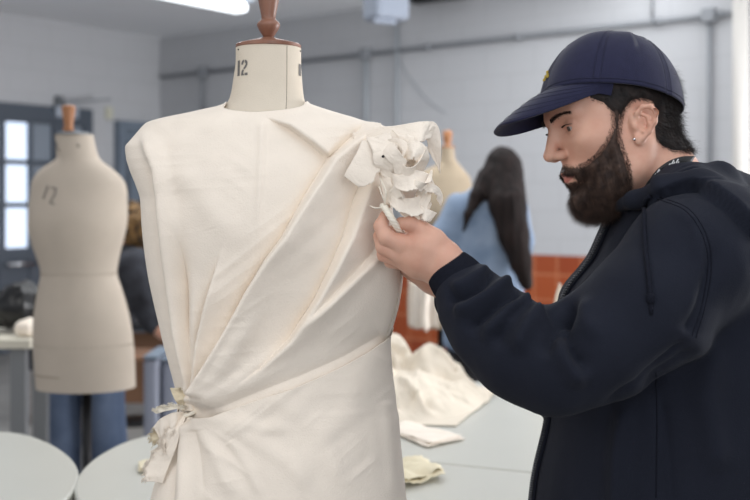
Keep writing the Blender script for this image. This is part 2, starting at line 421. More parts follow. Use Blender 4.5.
def mesh_join_into(o, V, Fa):
    me = o.data; bm = bmesh.new(); bm.from_mesh(me)
    vs = [bm.verts.new(v) for v in V.tolist()]
    for f in Fa.tolist():
        nf = bm.faces.new([vs[i] for i in f]); nf.smooth = True
    bm.to_mesh(me); bm.free(); me.update()
def cyl_between(mb, a, b, r, n=10): return mb.tube([a, b], r, n)
def bvh(V, Fa): return BVHTree.FromPolygons([tuple(v) for v in V.tolist()], [tuple(f) for f in Fa.tolist()])
def cast(tree, px, py, off=0.0):
    d = P(px, py, 1.0) - Vector((0, 0, CZ)); d.normalize(); hit = tree.ray_cast(Vector((0, 0, CZ)), d)
    return None if hit[0] is None else hit[0] - d * off

# ================================================================ THE ROOM
CN = Vector((-2.23, 10.8, 0)); DR = Vector((0.788, -0.616, 0)); DL = Vector((-0.616, -0.788, 0)); CEIL = 3.06
NR = Vector((-0.616, -0.788, 0)); NL = Vector((0.788, -0.616, 0))     # into the room
def wall_pt(side, t, z, off=0.0):
    return (CN + (DR * t + NR * off if side == 'r' else DL * t + NL * off)) + Vector((0, 0, z))
def wall_t(side, px, off=0.0):
    """distance along the wall from the corner at which an image column meets it"""
    k = (px - 375) / F; D, N_ = (DR, NR) if side == 'r' else (DL, NL); c = CN + N_ * off
    return (k * c.y - c.x) / (D.x - k * D.y)
def wall_z(side, px, py, off=0.0):
    p = wall_pt(side, wall_t(side, px, off), 0, off); return CZ - (py - HY) * p.y / F
def wall_panel(name, side, t0, t1, z0, z1, mat, thick=0.2):
    D, N_ = (DR, NR) if side == 'r' else (DL, NL); o = MB()
    a, b = wall_pt(side, t0, 0), wall_pt(side, t1, 0); q = []
    for (p, off) in ((a, 0), (b, 0), (b, -thick), (a, -thick)):
        for z in (z0, z1): q.append(p + N_ * off + Vector((0, 0, z)))
    o.add(q, [(0, 2, 3, 1), (2, 4, 5, 3), (4, 6, 7, 5), (6, 0, 1, 7), (1, 3, 5, 7), (0, 6, 4, 2)])
    ob = o.build(name, mat); uv = ob.data.uv_layers.new(name='UVMap')
    for li, lp in enumerate(ob.data.loops):
        v = ob.data.vertices[lp.vertex_index].co - CN; uv.data[li].uv = (v.dot(D), v.z)
    return ob
DADO = 0.95
def bar_on(mb, side, t0, z0, t1, z1, w, off, depth=None):
    """box lying on a wall between two wall coordinates"""
    D, N_ = (DR, NR) if side == 'r' else (DL, NL); h = depth or w
    if abs(t1 - t0) > abs(z1 - z0):
        mb.add([wall_pt(side, t, z, o) for t in (t0, t1) for z in (z0 - w / 2, z0 + w / 2) for o in (off, off + h)],
               [(0, 1, 3, 2), (4, 6, 7, 5), (0, 4, 5, 1), (2, 3, 7, 6), (0, 2, 6, 4), (1, 5, 7, 3)])
    else:
        mb.add([wall_pt(side, t, z, o) for t in (t0 - w / 2, t0 + w / 2) for z in (z0, z1) for o in (off, off + h)],
               [(0, 1, 3, 2), (4, 6, 7, 5), (0, 4, 5, 1), (2, 3, 7, 6), (0, 2, 6, 4), (1, 5, 7, 3)])
def panel_on(mb, side, t0, t1, z0, z1, off, depth):
    mb.add([wall_pt(side, t, z, o) for t in (t0, t1) for z in (z0, z1) for o in (off, off + depth)],
           [(0, 1, 3, 2), (4, 6, 7, 5), (0, 4, 5, 1), (2, 3, 7, 6), (0, 2, 6, 4), (1, 5, 7, 3)])
tag(wall_panel('wall_back', 'r', -0.2, 9.5, DADO, CEIL, M['wall']), kind='structure')
tag(wall_panel('trim_1', 'r', 0, 9.5, 0, DADO, M['tile']), kind='structure')
tag(wall_panel('wall_left', 'l', -0.2, 7.0, 0, CEIL, M['wall']), kind='structure')
fl = MB().box((-0.3, 5.2, -0.05), (14, 14, 0.1)).build('floor', M['floor']); tag(fl, kind='structure')
ce = MB().box((-0.3, 6.6, CEIL + 0.05), (14, 12, 0.1)).build('ceiling', M['ceiling']); tag(ce, kind='structure')

# glazed doors on the left wall
t_r = wall_t('l', 87); t_l = wall_t('l', -60); tm = [wall_t('l', x) for x in (-30, 0, 27, 52, 80)]
zt = wall_z('l', 40, 106); rows = [wall_z('l', 12, y) for y in (121, 162, 205, 249)]
fr = MB()
panel_on(fr, 'l', t_r, t_l, zt - 0.14, zt, 0.0, 0.07)                                   # head
for px, w in ((85, 0.10), (56, 0.13), (27.5, 0.035), (-1, 0.06), (-32, 0.05), (-58, 0.08)):
    t = wall_t('l', px); panel_on(fr, 'l', t - w / 2, t + w / 2, 0, zt, 0.0, 0.06)
for z, w in ((rows[0] + 0.02, 0.06), (rows[1], 0.045), (rows[2], 0.045), (rows[3] - 0.04, 0.10)):
    panel_on(fr, 'l', t_r, t_l, z - w / 2, z + w / 2, 0.0, 0.055)
panel_on(fr, 'l', t_r, t_l, 0.0, rows[3] - 0.06, 0.0, 0.04)
do = fr.build('door_1', M['frame_blue'], bevel=0.004); tag(do, kind='structure')
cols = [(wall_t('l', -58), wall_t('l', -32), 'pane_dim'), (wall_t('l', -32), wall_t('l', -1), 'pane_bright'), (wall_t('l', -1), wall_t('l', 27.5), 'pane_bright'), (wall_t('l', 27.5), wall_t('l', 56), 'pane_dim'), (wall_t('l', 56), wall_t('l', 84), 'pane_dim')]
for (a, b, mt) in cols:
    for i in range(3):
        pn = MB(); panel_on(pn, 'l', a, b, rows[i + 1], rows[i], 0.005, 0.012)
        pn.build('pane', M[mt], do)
hb = MB(); t = wall_t('l', 12)
hb.tube([wall_pt('l', wall_t('l', 30), 0.80, 0.12), wall_pt('l', wall_t('l', 0), 0.80, 0.12)], 0.016, 10)
hb.tube([wall_pt('l', wall_t('l', 26), 0.80, 0.03), wall_pt('l', wall_t('l', 26), 0.80, 0.12)], 0.012, 8)
hb.tube([wall_pt('l', wall_t('l', 2), 0.80, 0.03), wall_pt('l', wall_t('l', 2), 0.80, 0.12)], 0.012, 8)
hb.build('push_bar', M['chrome'], do, True)
# second door near the corner
d2 = MB(); a, b = wall_t('l', 117), wall_t('l', 152); z2 = wall_z('l', 130, 127)
panel_on(d2, 'l', b, a, 0, z2, 0.0, 0.05)
for t in (a, b): panel_on(d2, 'l', t - 0.04, t + 0.04, 0, z2 + 0.05, 0.0, 0.10)
panel_on(d2, 'l', b, a, z2 - 0.04, z2 + 0.05, 0.0, 0.10)
door2 = d2.build('door_2', M['locker_blue'], bevel=0.004); tag(door2, kind='structure')
dr = MB(); panel_on(dr, 'l', wall_t('l', 126), wall_t('l', 122), 0.3, z2 - 0.15, 0.05, 0.015); dr.build('door_edge_strip', M['frame_blue'], door2)

# door closer and sign above the glazed door
sg = MB(); panel_on(sg, 'l', wall_t('l', 72), wall_t('l', 50), wall_z('l', 60, 118), wall_z('l', 60, 107), 0.075, 0.03)
o = sg.build('sign_plate', M['fitting'], bevel=0.004); tag(o, 'small pale rectangular plate above the glazed blue-grey door', 'sign')
lm = empty('wall_lamp', wall_pt('l', wall_t('l', 58), wall_z('l', 58, 104)), 'slim wall arm lamp over the glazed door, left of picture', 'lamp')
q = MB(); pz = wall_z('l', 70, 102)
panel_on(q, 'l', wall_t('l', 59), wall_t('l', 54), pz - 0.05, pz + 0.04, 0.0, 0.08); q.build('bracket', M['grey_metal'], lm)
q = MB(); q.bar(wall_pt('l', wall_t('l', 58), pz - 0.03, 0.1), wall_pt('l', wall_t('l', 92), pz + 0.03, 0.28), 0.05, 0.025); q.build('arm', M['conduit_dark'], lm)
q = MB(); t = wall_t('l', 108); zz = wall_z('l', 108, 113); panel_on(q, 'l', t - .04, t + .04, zz - .06, zz + .06, 0.0, 0.03)
o = q.build('light_switch', material('cream_plastic', (206, 204, 186), 0.5), bevel=0.004); tag(o, 'small cream switch box on white wall between the two doors', 'switch')

# conduits on the back wall
ZC = wall_z('r', 560, 33)
cd = empty('wall_conduit', wall_pt('r', 3, ZC), 'long grey electrical conduit running level across the white back wall', 'conduit')
q = MB().tube([wall_pt('r', 0.05, ZC, 0.03), wall_pt('r', 9.3, ZC, 0.03)], 0.019, 12)
for px in (205, 290, 430, 520, 660, 722): q.tube([wall_pt('r', wall_t('r', px) - 0.03, ZC, 0.03), wall_pt('r', wall_t('r', px) + 0.03, ZC, 0.03)], 0.028, 12)
q.build('pipe', M['conduit_dark'], cd, True)
for px, y1, r in ((205, 110, 0.02), (368, 160, 0.026), (711, 250, 0.018)):
    t = wall_t('r', px); q = MB().tube([wall_pt('r', t, ZC, 0.03), wall_pt('r', t, wall_z('r', px, y1), 0.03)], r, 12)
    q.build('drop_pipe', M['conduit_dark'] if px != 368 else M['conduit'], cd, True)
    q = MB(); panel_on(q, 'r', t - 0.05, t + 0.05, ZC - 0.05, ZC + 0.05, 0.0, 0.07); q.build('junction_box', M['conduit_dark'], cd, bevel=0.01)
q = MB().tube([wall_pt('r', wall_t('r', 399), CEIL, 0.03), wall_pt('r', wall_t('r', 399), 1.2, 0.03)], 0.02, 12)
o = q.build('cable_pipe', M['conduit'], smooth=True); tag(o, 'white-painted vertical pipe just right of the rosette shoulder, behind the flower', 'pipe')
q = MB().tube([wall_pt('r', wall_t('r', 653), CEIL, 0.012), wall_pt('r', wall_t('r', 653), ZC, 0.012)], 0.008, 8)
o = q.build('cable', M['conduit_dark'], smooth=True); tag(o, 'thin vertical cable from ceiling to conduit above the navy cap', 'cable')
q = MB().tube([wall_pt('r', wall_t('r', 746), CEIL, 0.10), wall_pt('r', wall_t('r', 746), 0.0, 0.10)], 0.055, 20)
o = q.build('drain_pipe', material('cream_pipe_paint', (214, 210, 204), 0.6), smooth=True); tag(o, 'thick cream vertical pipe at the right edge of the picture', 'pipe')
pts = [(401, 62), (406, 72), (414, 84), (424, 96), (437, 108), (447, 113)]
q = MB().tube([wall_pt('r', wall_t('r', x), wall_z('r', x, y), 0.006) for x, y in pts], 0.004, 6)
o = q.build('wire', M['conduit'], smooth=True); tag(o, 'thin loose wire drooping on the white wall above the rosette', 'wire')
# lamp, speaker, dark fitting by the ceiling
LA = Vector(P(245, 9, 5.6)); LB = LA + DL * 1.5
tl = empty('tube_light', (LA + LB) / 2, 'lit fluorescent tube light fitting hanging below the ceiling, top left', 'light')
d = (LB - LA).normalized(); sd = Vector((-d.y, d.x, 0))
MB().bar(LA + Vector((0, 0, 0.045)), LB + Vector((0, 0, 0.045)), 0.14, 0.035).build('housing', M['fitting'], tl, bevel=0.006)
MB().bar(LA - d * -0.02, LB, 0.10, 0.055).build('diffuser', M['tube'], tl, bevel=0.02)
for e in (0.2, 0.8):
    p = LA.lerp(LB, e); MB().tube([p + Vector((0, 0, 0.05)), Vector((p.x, p.y, CEIL))], 0.004, 6).build('hanger', M['grey_metal'], tl)
sp = empty('speaker', P(386, 8, 6.5), 'grey box loudspeaker hung from the ceiling behind the wooden knob', 'speaker')
c = P(386, 4, 6.5); R = Matrix.Rotation(0.5, 3, 'Z')
MB().box(c, (0.24, 0.2, 0.22), R).build('cabinet', M['speaker'], sp, bevel=0.03)
MB().box(c + Vector((-0.01, -0.09, -0.125)), (0.16, 0.03, 0.03), R).build('grille_foot', M['speaker'], sp, bevel=0.01)
MB().tube([c + Vector((0, 0, 0.1)), Vector((c.x, c.y, CEIL))], 0.014, 8).build('bracket', M['grey_metal'], sp)
q = MB(); q.bar(wall_pt('r', wall_t('r', 420), wall_z('r', 430, -3), 0.1), wall_pt('r', wall_t('r', 470), wall_z('r', 430, -3), 0.1), 0.12, 0.12)
o = q.build('cable_tray', M['black_metal'], bevel=0.01); tag(o, 'black bracket box high on the back wall right of the speaker', 'bracket')

# ================================================================ TABLES
TZ = 0.75
def outline_prism(name, pts, z0, z1, mat, parent, bevel=0.006):
    n = len(pts); v = [(x, y, z0) for x, y in pts] + [(x, y, z1) for x, y in pts]
    f = [tuple(range(n))[::-1], tuple(range(n, 2 * n))] + [(i, (i + 1) % n, n + (i + 1) % n, n + i) for i in range(n)]
    o = mesh_obj(name, v, f, mat, parent, smooth=False)
    b = o.modifiers.new('bevel', 'BEVEL'); b.width = bevel; b.segments = 2; b.limit_method = 'ANGLE'; b.angle_limit = 0.9; return o
def pt_table(px, py): p = P(px, py, F * (CZ - TZ) / (py - HY)); return (p.x, p.y)
JL = Vector(pt_table(400, 459)); JR = Vector(pt_table(540, 473)); jd = (JR - JL).normalized()   # joint between two tops
jn = Vector((-jd.y, jd.x))                                                                     # away from the camera
E0 = JL - jd * 0.665                                  # left end of the joint
def jp(a, b): q = E0 + jd * a + jn * b; return (q.x, q.y)
# front table: half-round end on the left, top cut straight along the joint
def leg_set(parent, pts):
    for (x, y) in pts: MB().tube([(x, y, 0), (x, y, TZ - 0.028)], 0.022, 16).build('leg', M['table_leg'], parent, True)
fa = []
for i in range(41):                                   # rounded left end of the front half
    a = math.pi / 2 + (math.pi / 2) * i / 40; fa.append((0.42 + 0.52 * math.cos(a), -0.0 + 0.0, a))
front_ = [jp(0.0 + 0.62 - 0.62 * math.cos(t), -0.52 * math.sin(t) - 0.003) for t in np.linspace(0, math.pi / 2, 30)] + [jp(2.6, -0.523), jp(2.6, -0.003)]
back = [jp(0.62 - 0.62 * math.cos(t), 0.95 * math.sin(t) + 0.003) for t in np.linspace(0, math.pi / 2, 30)][::-1]
back = [jp(2.6, 0.953)] + back + [jp(2.6, 0.003)]
_jx = lambda x: JL.y + (x - JL.x) * jd.y / jd.x
LEFT = [(-0.585, _jx(-0.585) - 0.004), (-0.635, 2.60), (-0.660, 2.45), (-0.655, 2.30), (-0.630, 2.18), (-0.575, 2.06), (-0.48, 1.97), (-0.33, 1.925), (-0.1, 1.91)]
front = crom(LEFT, 40).tolist() + [(1.0, 1.90), (1.0, _jx(1.0) - 0.004)]
back = [(1.0, _jx(1.0) + 0.004)] + [(1.0, 3.5)] + crom([(0.2, 3.5), (-0.1, 3.47), (-0.36, 3.36), (-0.52, 3.16), (-0.585, 2.95), (-0.585, _jx(-0.585) + 0.004)], 40).tolist()
t1 = empty('work_table', (0.2, 2.2, 0), 'pale round-ended work table nearest the draped dress, in front of the joint', 'table')
outline_prism('tabletop', front, TZ - 0.028, TZ, M['table'], t1)
leg_set(t1, [(-0.45, 2.15), (-0.45, 2.55), (0.9, 1.96), (0.9, 2.04)])
t2 = empty('work_table', (0.3, 2.9, 0), 'pale work table carrying the calico heap, beyond the joint', 'table')
outline_prism('tabletop', back, TZ - 0.028, TZ, M['table'], t2)
leg_set(t2, [(-0.45, 2.9), (-0.1, 3.3), (0.9, 3.35), (0.9, 2.2)])
# left table
lp_ = [pt_table(x, y) for x, y in ((-120, 470), (-80, 445), (-40, 434), (0, 431.5), (25, 434), (48, 442), (66, 453), (76, 464), (79, 474), (76, 486), (66, 499), (48, 514), (20, 530), (-40, 552), (-130, 560), (-170, 500))]
lp_ = crom(lp_ + [lp_[0]], 90)[:-1].tolist()
t3 = empty('work_table', (lp_[0][0] + 0.4, 2.4, 0), 'pale round-edged table in the lower left corner', 'table')
outline_prism('tabletop', lp_, TZ - 0.028, TZ, M['table'], t3)
leg_set(t3, [(-1.0, 2.45), (-1.15, 2.15), (-1.5, 2.3)])
# small distant table on the left with things on it
Y4 = 3.85; z4 = CZ - (346 - HY) * Y4 / F
t4 = empty('side_table', (P(-20, 346, Y4).x, Y4, 0), 'narrow cream-topped table with grey legs at the left edge, behind', 'table')
xr = P(33, 346, Y4).x
MB().box((xr - 0.5, Y4 + 0.15, z4 + 0.01), (1.0, 0.36, 0.035)).build('tabletop', material('cream_top', (206, 200, 184), 0.6), t4, bevel=0.004)
for (x, y) in ((xr - 0.06, Y4 + 0.03), (xr - 0.06, Y4 + 0.28), (xr - 0.9, Y4 + 0.03), (xr - 0.9, Y4 + 0.28)):
    MB().box((x, y, z4 / 2 - 0.005), (0.055, 0.04, z4 - 0.005)).build('leg', M['table_leg'], t4)

# ================================================================ calico heap and scraps
def heap(name, cx, cy, rx, ry, h, rot, mat, label, cat, seed, peaks, n=150, z0=TZ, rid=1.0):
    u = np.linspace(-1.0, 1.0, n); U, V = np.meshgrid(u, u, indexing='ij')
    r = np.maximum(np.abs(U) ** 2.6 + np.abs(V) ** 2.6, 0) ** (1 / 2.6)
    H = np.zeros_like(U)
    for (pu, pv, ph, pr) in peaks: H = np.maximum(H, ph * np.exp(-((U - pu) ** 2 + (V - pv) ** 2) / pr ** 2))
    wx = U + 0.25 * fbm(U * 2 + seed, V * 2); wy = V + 0.25 * fbm(U * 2, V * 2 + seed)
    ridge = 1 - np.abs(fbm(wx * 2.4 + seed, wy * 2.4 - seed, 0, 2)) * 1.3
    ridge2 = 1 - np.abs(fbm(wx * 5 - seed, wy * 5 + seed, 0, 2)) * 1.2
    fall = np.clip((1 - r) / 0.25, 0, 1)
    Z = h * H * (0.62 + 0.38 * ridge * rid) + 0.012 * ridge2 * fall + 0.02 * ridge * fall
    Z = Z * np.clip((1 - r) / 0.10, 0, 1) ** 0.6 + 0.003
    rr = 1 + 0.07 * fbm(np.arctan2(V, U) * 1.5, seed, 0, 3)
    X = U * rx * rr; Y = V * ry * rr; c, s = math.cos(rot), math.sin(rot)
    pts = np.stack([cx + c * X - s * Y, cy + s * X + c * Y, z0 + Z], -1).reshape(-1, 3)
    o = mesh_obj(name, pts, grid_faces(n, n)[:, ::-1], mat)
    m = o.modifiers.new('solid', 'SOLIDIFY'); m.thickness = 0.0015; m.offset = 1
    return tag(o, label, cat)
hx, hy = pt_table(425, 372)
heap('calico_heap', 0.045, 3.15, 0.285, 0.31, 0.20, -0.30, M['calico_raw'], 'large crumpled heap of cream calico on the table behind the dress', 'fabric', 3.3,
     [(-0.3, 0.45, 1.0, 0.5), (0.35, 0.35, 0.75, 0.42), (-0.5, -0.1, 0.6, 0.5), (0.2, -0.2, 0.45, 0.5)])
heap('calico_bundle', 0.605, 3.27, 0.13, 0.15, 0.35, 0.0, M['calico_raw'], 'peaked cream calico bundle showing behind the elbow of the black sleeve', 'fabric', 8.1,
     [(-0.1, 0.1, 1.0, 0.42), (0.5, 0, 0.5, 0.4)], n=90)
def folded(name, quad, n, mat, label, z0=TZ, th=0.004, cr=0.0022):
    """folded flat scrap: a few layers of slightly offset quads"""
    o = None; mb = MB(); q = [Vector((x, y, 0)) for x, y in quad]; c = sum(q, Vector()) / 4; N = 14; allV = []; allF = []; base = 0
    for k in range(n):
        R = Matrix.Rotation(0.10 * k - 0.05, 3, 'Z'); s = 1 - 0.10 * k; V = []
        for i in range(N):
            for j in range(N):
                a, b = i / (N - 1), j / (N - 1); p = q[0].lerp(q[1], a).lerp(q[3].lerp(q[2], a), b)
                p = c + (R @ (p - c)) * s; w = float(fbm(p.x * 30 + k * 5, p.y * 30)); p.z = z0 + th * k + 0.003 + cr * (w + 1)
                V.append(p)
        allV += V; allF += (grid_faces(N, N) + base).tolist(); base += N * N
    o = mesh_obj(name, allV, allF, mat); m = o.modifiers.new('solid', 'SOLIDIFY'); m.thickness = 0.0015
    return tag(o, label, 'fabric')
folded('folded_scrap', [pt_table(383, 431), pt_table(430, 449), pt_table(466, 440), pt_table(405, 423)], 2, M['calico'], 'flat folded cream fabric scrap in front of the calico heap')
folded('crumpled_scrap', [pt_table(384, 470), pt_table(402, 491), pt_table(446, 480), pt_table(425, 463)], 2, M['cream_paper'], 'yellowish crumpled scrap on the front table, right of the skirt', th=0.006, cr=0.009)
folded('small_scrap', [pt_table(138, 466), pt_table(139, 474), pt_table(153, 475), pt_table(153, 463)], 2, M['cream_paper'], 'tiny yellowish scrap left of the waist tie on the table')

# ================================================================ DRESS FORMS
def form_loft(rows, Yc, depth, n=96, mat=None, name='torso', parent=None, front=0.0):
    """rows: (photo row, left column, right column) of the outline; depth: (row, half depth)"""
    ys = np.array([r[0] for r in rows], float); Ls = [r[1] for r in rows]; Rs = [r[2] for r in rows]
    yy = np.linspace(ys[0], ys[-1], 120); L = mono(yy, ys, Ls); R = mono(yy, ys, Rs)
    dp = mono(yy, [d[0] for d in depth], [d[1] for d in depth]); a = np.linspace(0, 2 * math.pi, n, endpoint=False)
    k = Yc / F; cx = ((L + R) / 2 - 375) * k; hw = (R - L) / 2 * k; z = CZ - (yy - HY) * k
    X = cx[:, None] + hw[:, None] * np.cos(a); Y = Yc + dp[:, None] * np.sin(a) ; Z = z[:, None] + 0 * a
    V = np.stack([X, Y, Z], -1).reshape(-1, 3); Fa = grid_faces(len(yy), n, True)[:, ::-1].tolist()
    Fa.append(tuple(range(n))); Fa.append(tuple((len(yy) - 1) * n + i for i in range(n))[::-1])
    o = mesh_obj(name, V.tolist(), Fa, mat, parent); autosmooth(o, 50); return o
def ring_on(rows, depth, Yc, y, a0, a1, n, off=0.001):
    ys = [r[0] for r in rows]; k = Yc / F; L = mono([y], ys, [r[1] for r in rows])[0]; R = mono([y], ys, [r[2] for r in rows])[0]
    dp = mono([y], [d[0] for d in depth], [d[1] for d in depth])[0]; z = CZ - (y - HY) * k
    return [Vector((((L + R) / 2 - 375) * k + ((R - L) / 2 * k + off) * math.cos(a), Yc + (dp + off) * math.sin(a), z)) for a in np.linspace(a0, a1, n)]
def stand(parent, x, y, ztop):
    MB().tube([(x, y, 0.06), (x, y, ztop)], 0.016, 16).build('stand_pole', M['black_metal'], parent, True)
    b = MB(); b.lathe((x, y, 0), [(0.15, 0.0), (0.155, 0.01), (0.15, 0.022), (0.05, 0.035), (0.03, 0.06), (0.022, 0.09)], 40)
    autosmooth(b.build('stand_base', M['black_metal'], parent))
def wood_top(parent, x, y, z, sc, mat):
    u = sc; pr = [(32, 0), (32.6, 0.6), (32.6, 3.0), (31.5, 4), (20, 7), (10, 9.6), (7, 10.5), (5.5, 11.3)]
    b = MB(); b.lathe((x, y, z), [(r * u, h * u) for r, h in pr], 48); autosmooth(b.build('neck_cap', mat, parent))
    pr = [(4.6, 10.6), (6, 13), (9.4, 18), (11.5, 22.5), (11.6, 24), (10.6, 26), (8.2, 28), (7.3, 29), (7.2, 31), (7.6, 34), (9.2, 42), (10.6, 50), (11.6, 60), (12, 68), (11, 74), (8, 78), (3, 80)]
    b = MB(); b.lathe((x, y, z), [(r * u, h * u) for r, h in pr], 40); b.build('knob', mat, parent, True)

# --- main form (mostly under the draped cloth)
Y1 = 1.60; K1 = Y1 / F
rows1 = [(48.5, 236, 301), (60, 236, 301), (80, 233.5, 302), (95, 231, 303.5), (104, 227, 306), (112, 215, 318), (120, 190, 342), (130, 165, 366), (150, 148, 378), (190, 150, 378), (240, 158, 372), (300, 176, 356), (345, 186, 350), (390, 190, 372), (440, 186, 384), (520, 186, 390), (590, 190, 388)]
dep1 = [(48, 0.048), (80, 0.05), (104, 0.056), (112, 0.06), (130, 0.072), (190, 0.095), (240, 0.105), (300, 0.085), (345, 0.08), (400, 0.095), (590, 0.11)]
f1 = empty('dress_form', (P(268, 300, Y1).x, Y1, 0), 'size 12 dress form whose calico neck and turned wooden knob rise from the draped dress', 'mannequin')
form_loft(rows1, Y1, dep1, mat=M['calico_form'], name='torso', parent=f1)
zt1 = CZ - (48.5 - HY) * K1; x1 = P(268.5, 0, Y1).x
wood_top(f1, x1, Y1, zt1, K1, M['wood'])
stand(f1, x1, Y1, CZ - (590 - HY) * K1 + 0.01)
# neck seam, pins and the stencilled size
def neck_pt(px, py, off=0.0006):
    L = mono([py], [r[0] for r in rows1], [r[1] for r in rows1])[0]; R = mono([py], [r[0] for r in rows1], [r[2] for r in rows1])[0]
    c = (L + R) / 2; hw = (R - L) / 2; q = max(-0.999, min(0.999, (px - c) / hw)); a = math.asin(q)
    d = mono([py], [r[0] for r in dep1], [r[1] for r in dep1])[0]
    return Vector(((c - 375) * K1 + (hw * K1 + off) * math.sin(a), Y1 - (d + off) * math.cos(a), CZ - (py - HY) * K1))
MB().tube([neck_pt(289, y, 0.0001) for y in range(49, 122, 4)], 0.00055, 6).build('neck_seam', M['thread'], f1, True)
for px in (241, 300.4):
    p = neck_pt(px, 52, 0.0008); MB().lathe(p, [(0.0005, -0.0010), (0.0011, 0), (0.0005, 0.0010)], 10).build('pin', M['black_metal'], f1, True)
def stencil(strokes, x0, y0, sx, sy, name):
    mb = MB()
    for poly in strokes:                      # polygons given as (left polyline, right polyline)
        A, B = poly; n = len(A)
        v = [neck_pt(x0 + x * sx, y0 + y * sy) for x, y in A] + [neck_pt(x0 + x * sx, y0 + y * sy) for x, y in B]
        mb.add(v, [(i, i + 1, n + i + 1, n + i) for i in range(n - 1)])
    return mb.build(name, M['ink'], f1)
one = [([(0, 0), (0, 1)], [(0.22, 0), (0.22, 1)])]
two = [([(0.38, 0.30), (0.40, 0.14), (0.50, 0.03), (0.64, 0.0)], [(0.56, 0.30), (0.57, 0.22), (0.60, 0.17), (0.64, 0.16)]),
       ([(0.70, 0.0), (0.86, 0.04), (0.96, 0.16), (0.96, 0.32), (0.86, 0.48), (0.70, 0.62)], [(0.70, 0.17), (0.75, 0.19), (0.78, 0.25), (0.78, 0.32), (0.70, 0.42), (0.56, 0.56)]),
       ([(0.52, 0.60), (0.42, 0.72), (0.38, 0.84), (0.38, 1.0)], [(0.66, 0.66), (0.60, 0.74), (0.58, 0.84), (0.66, 1.0)]),
       ([(0.70, 0.84), (0.70, 1.0)], [(0.98, 0.84), (0.98, 1.0)])]
stencil(one + two, 240.2, 63.0, 11.2, 15.5, 'stencilled_number')
stencil([([(0, 0), (0, 1)], [(0.2, 0), (0.2, 1)])], 299.3, 65, 9, 12, 'stencilled_number')

# --- form at the left, behind
Y2 = 3.6; K2 = Y2 / F
rows2 = [(135, 55.5, 93), (148, 56.5, 95.5), (158, 57, 99), (163, 51, 104), (168, 43, 111), (175, 36, 119), (184, 32, 125), (195, 31, 127), (212, 29.5, 127), (226, 29, 126), (240, 32, 123), (256, 37, 119), (273, 41.5, 116.5), (288, 39, 121), (305, 36, 126), (325, 34, 130.5), (345, 34, 133), (368, 35.5, 134.5), (387, 37, 135)]
dep2 = [(135, 0.05), (158, 0.06), (170, 0.08), (195, 0.11), (222, 0.135), (273, 0.10), (330, 0.125), (387, 0.13)]
f2 = empty('dress_form', (P(84, 0, Y2).x, Y2, 0), 'bare beige linen dress form on a black pole at left, in front of blue jeans', 'mannequin')
form_loft(rows2, Y2, dep2, mat=M['linen_form'], name='torso', parent=f2)
x2 = P(72, 0, Y2).x; zt2 = CZ - (135 - HY) * K2
b = MB(); b.lathe((x2 + 0.007, Y2, zt2), [(0.062, 0), (0.064, 0.003), (0.05, 0.008), (0.02, 0.012)], 32); b.build('neck_cap', M['grey_metal'], f2, True)
b = MB(); b.lathe((x2 - 0.012, Y2, zt2 + 0.008), [(0.016, 0), (0.019, 0.012), (0.015, 0.024), (0.016, 0.035), (0.024, 0.085), (0.021, 0.092), (0.008, 0.096)], 24); b.build('knob', M['wood_pale'], f2, True)
stand(f2, P(87, 0, Y2).x, Y2, CZ - (387 - HY) * K2 + 0.02)
def stud_ring(rows, dep, Yc, y, name, parent, n=30, r=0.0028):
    mb = MB()
    for p in ring_on(rows, dep, Yc, y, math.pi * 1.02, math.pi * 1.98, n, 0.0006): mb.lathe(p, [(0.0006, -r), (r, 0), (0.0006, r)], 6)
    return mb.build(name, M['thread'], parent)
stud_ring(rows2, dep2, Y2, 273, 'waist_studs', f2); stud_ring(rows2, dep2, Y2, 343, 'hip_studs', f2)
MB().tube(ring_on(rows2, dep2, Y2, 372, math.pi * 1.04, math.pi * 1.4, 20), 0.0022, 6).build('printed_line', M['thread'], f2)
def sur2(px, y):
    L = mono([y], [r[0] for r in rows2], [r[1] for r in rows2])[0]; R = mono([y], [r[0] for r in rows2], [r[2] for r in rows2])[0]
    q = max(-.98, min(.98, (px - (L + R) / 2) / ((R - L) / 2))); d = mono([y], [r[0] for r in dep2], [r[1] for r in dep2])[0]
    return Vector(((px - 375) * K2, Y2 - (d + 0.001) * math.sqrt(1 - q * q), CZ - (y - HY) * K2))
for nm, pts in (('stencilled_number', [(56, 186), (52, 199)]), ('stencilled_number', [(60, 188), (65, 189), (64, 195), (60, 203), (65, 204)]), ('neck_mark', [(59, 142), (60, 148), (63, 152)]), ('neck_mark', [(82, 145), (83, 148)])):
    MB().tube([sur2(*p) for p in pts], 0.0032, 6).build(nm, M['ink'], f2)

# --- form behind the rosette
Y3 = 4.75; K3 = Y3 / F
rows3 = [(148, 441, 454), (158, 440, 455), (164, 437, 459), (170, 425, 464), (178, 413, 470), (190, 409, 472), (205, 408, 472), (222, 411, 470), (240, 414, 467), (255, 413, 467), (280, 409, 472), (305, 407, 474), (326, 408, 474)]
rows3 = [(y, (l + r) / 2 - (r - l) * (0.5 if i > 2 else 0.5), (l + r) / 2 + (r - l) * 0.5) for i, (y, l, r) in enumerate(rows3)]
dep3 = [(148, 0.045), (164, 0.06), (180, 0.09), (215, 0.13), (245, 0.10), (300, 0.125), (326, 0.125)]
f3 = empty('dress_form', (P(440, 0, Y3).x, Y3, 0), 'tan dress form standing behind the rosette beside the pale blue jacket', 'mannequin')
form_loft(rows3, Y3, dep3, mat=M['linen_tan'], name='torso', parent=f3)
b = MB(); b.lathe((P(447.5, 0, Y3).x, Y3, CZ - (148 - HY) * K3), [(0.034, 0), (0.036, 0.006), (0.016, 0.012), (0.014, 0.02), (0.02, 0.04), (0.022, 0.075), (0.01, 0.08)], 24); b.build('knob', M['wood_pale'], f3, True)
stand(f3, P(441, 0, Y3).x, Y3, CZ - (326 - HY) * K3 + 0.02)
cl = MB()                                                   # calico length hanging from it
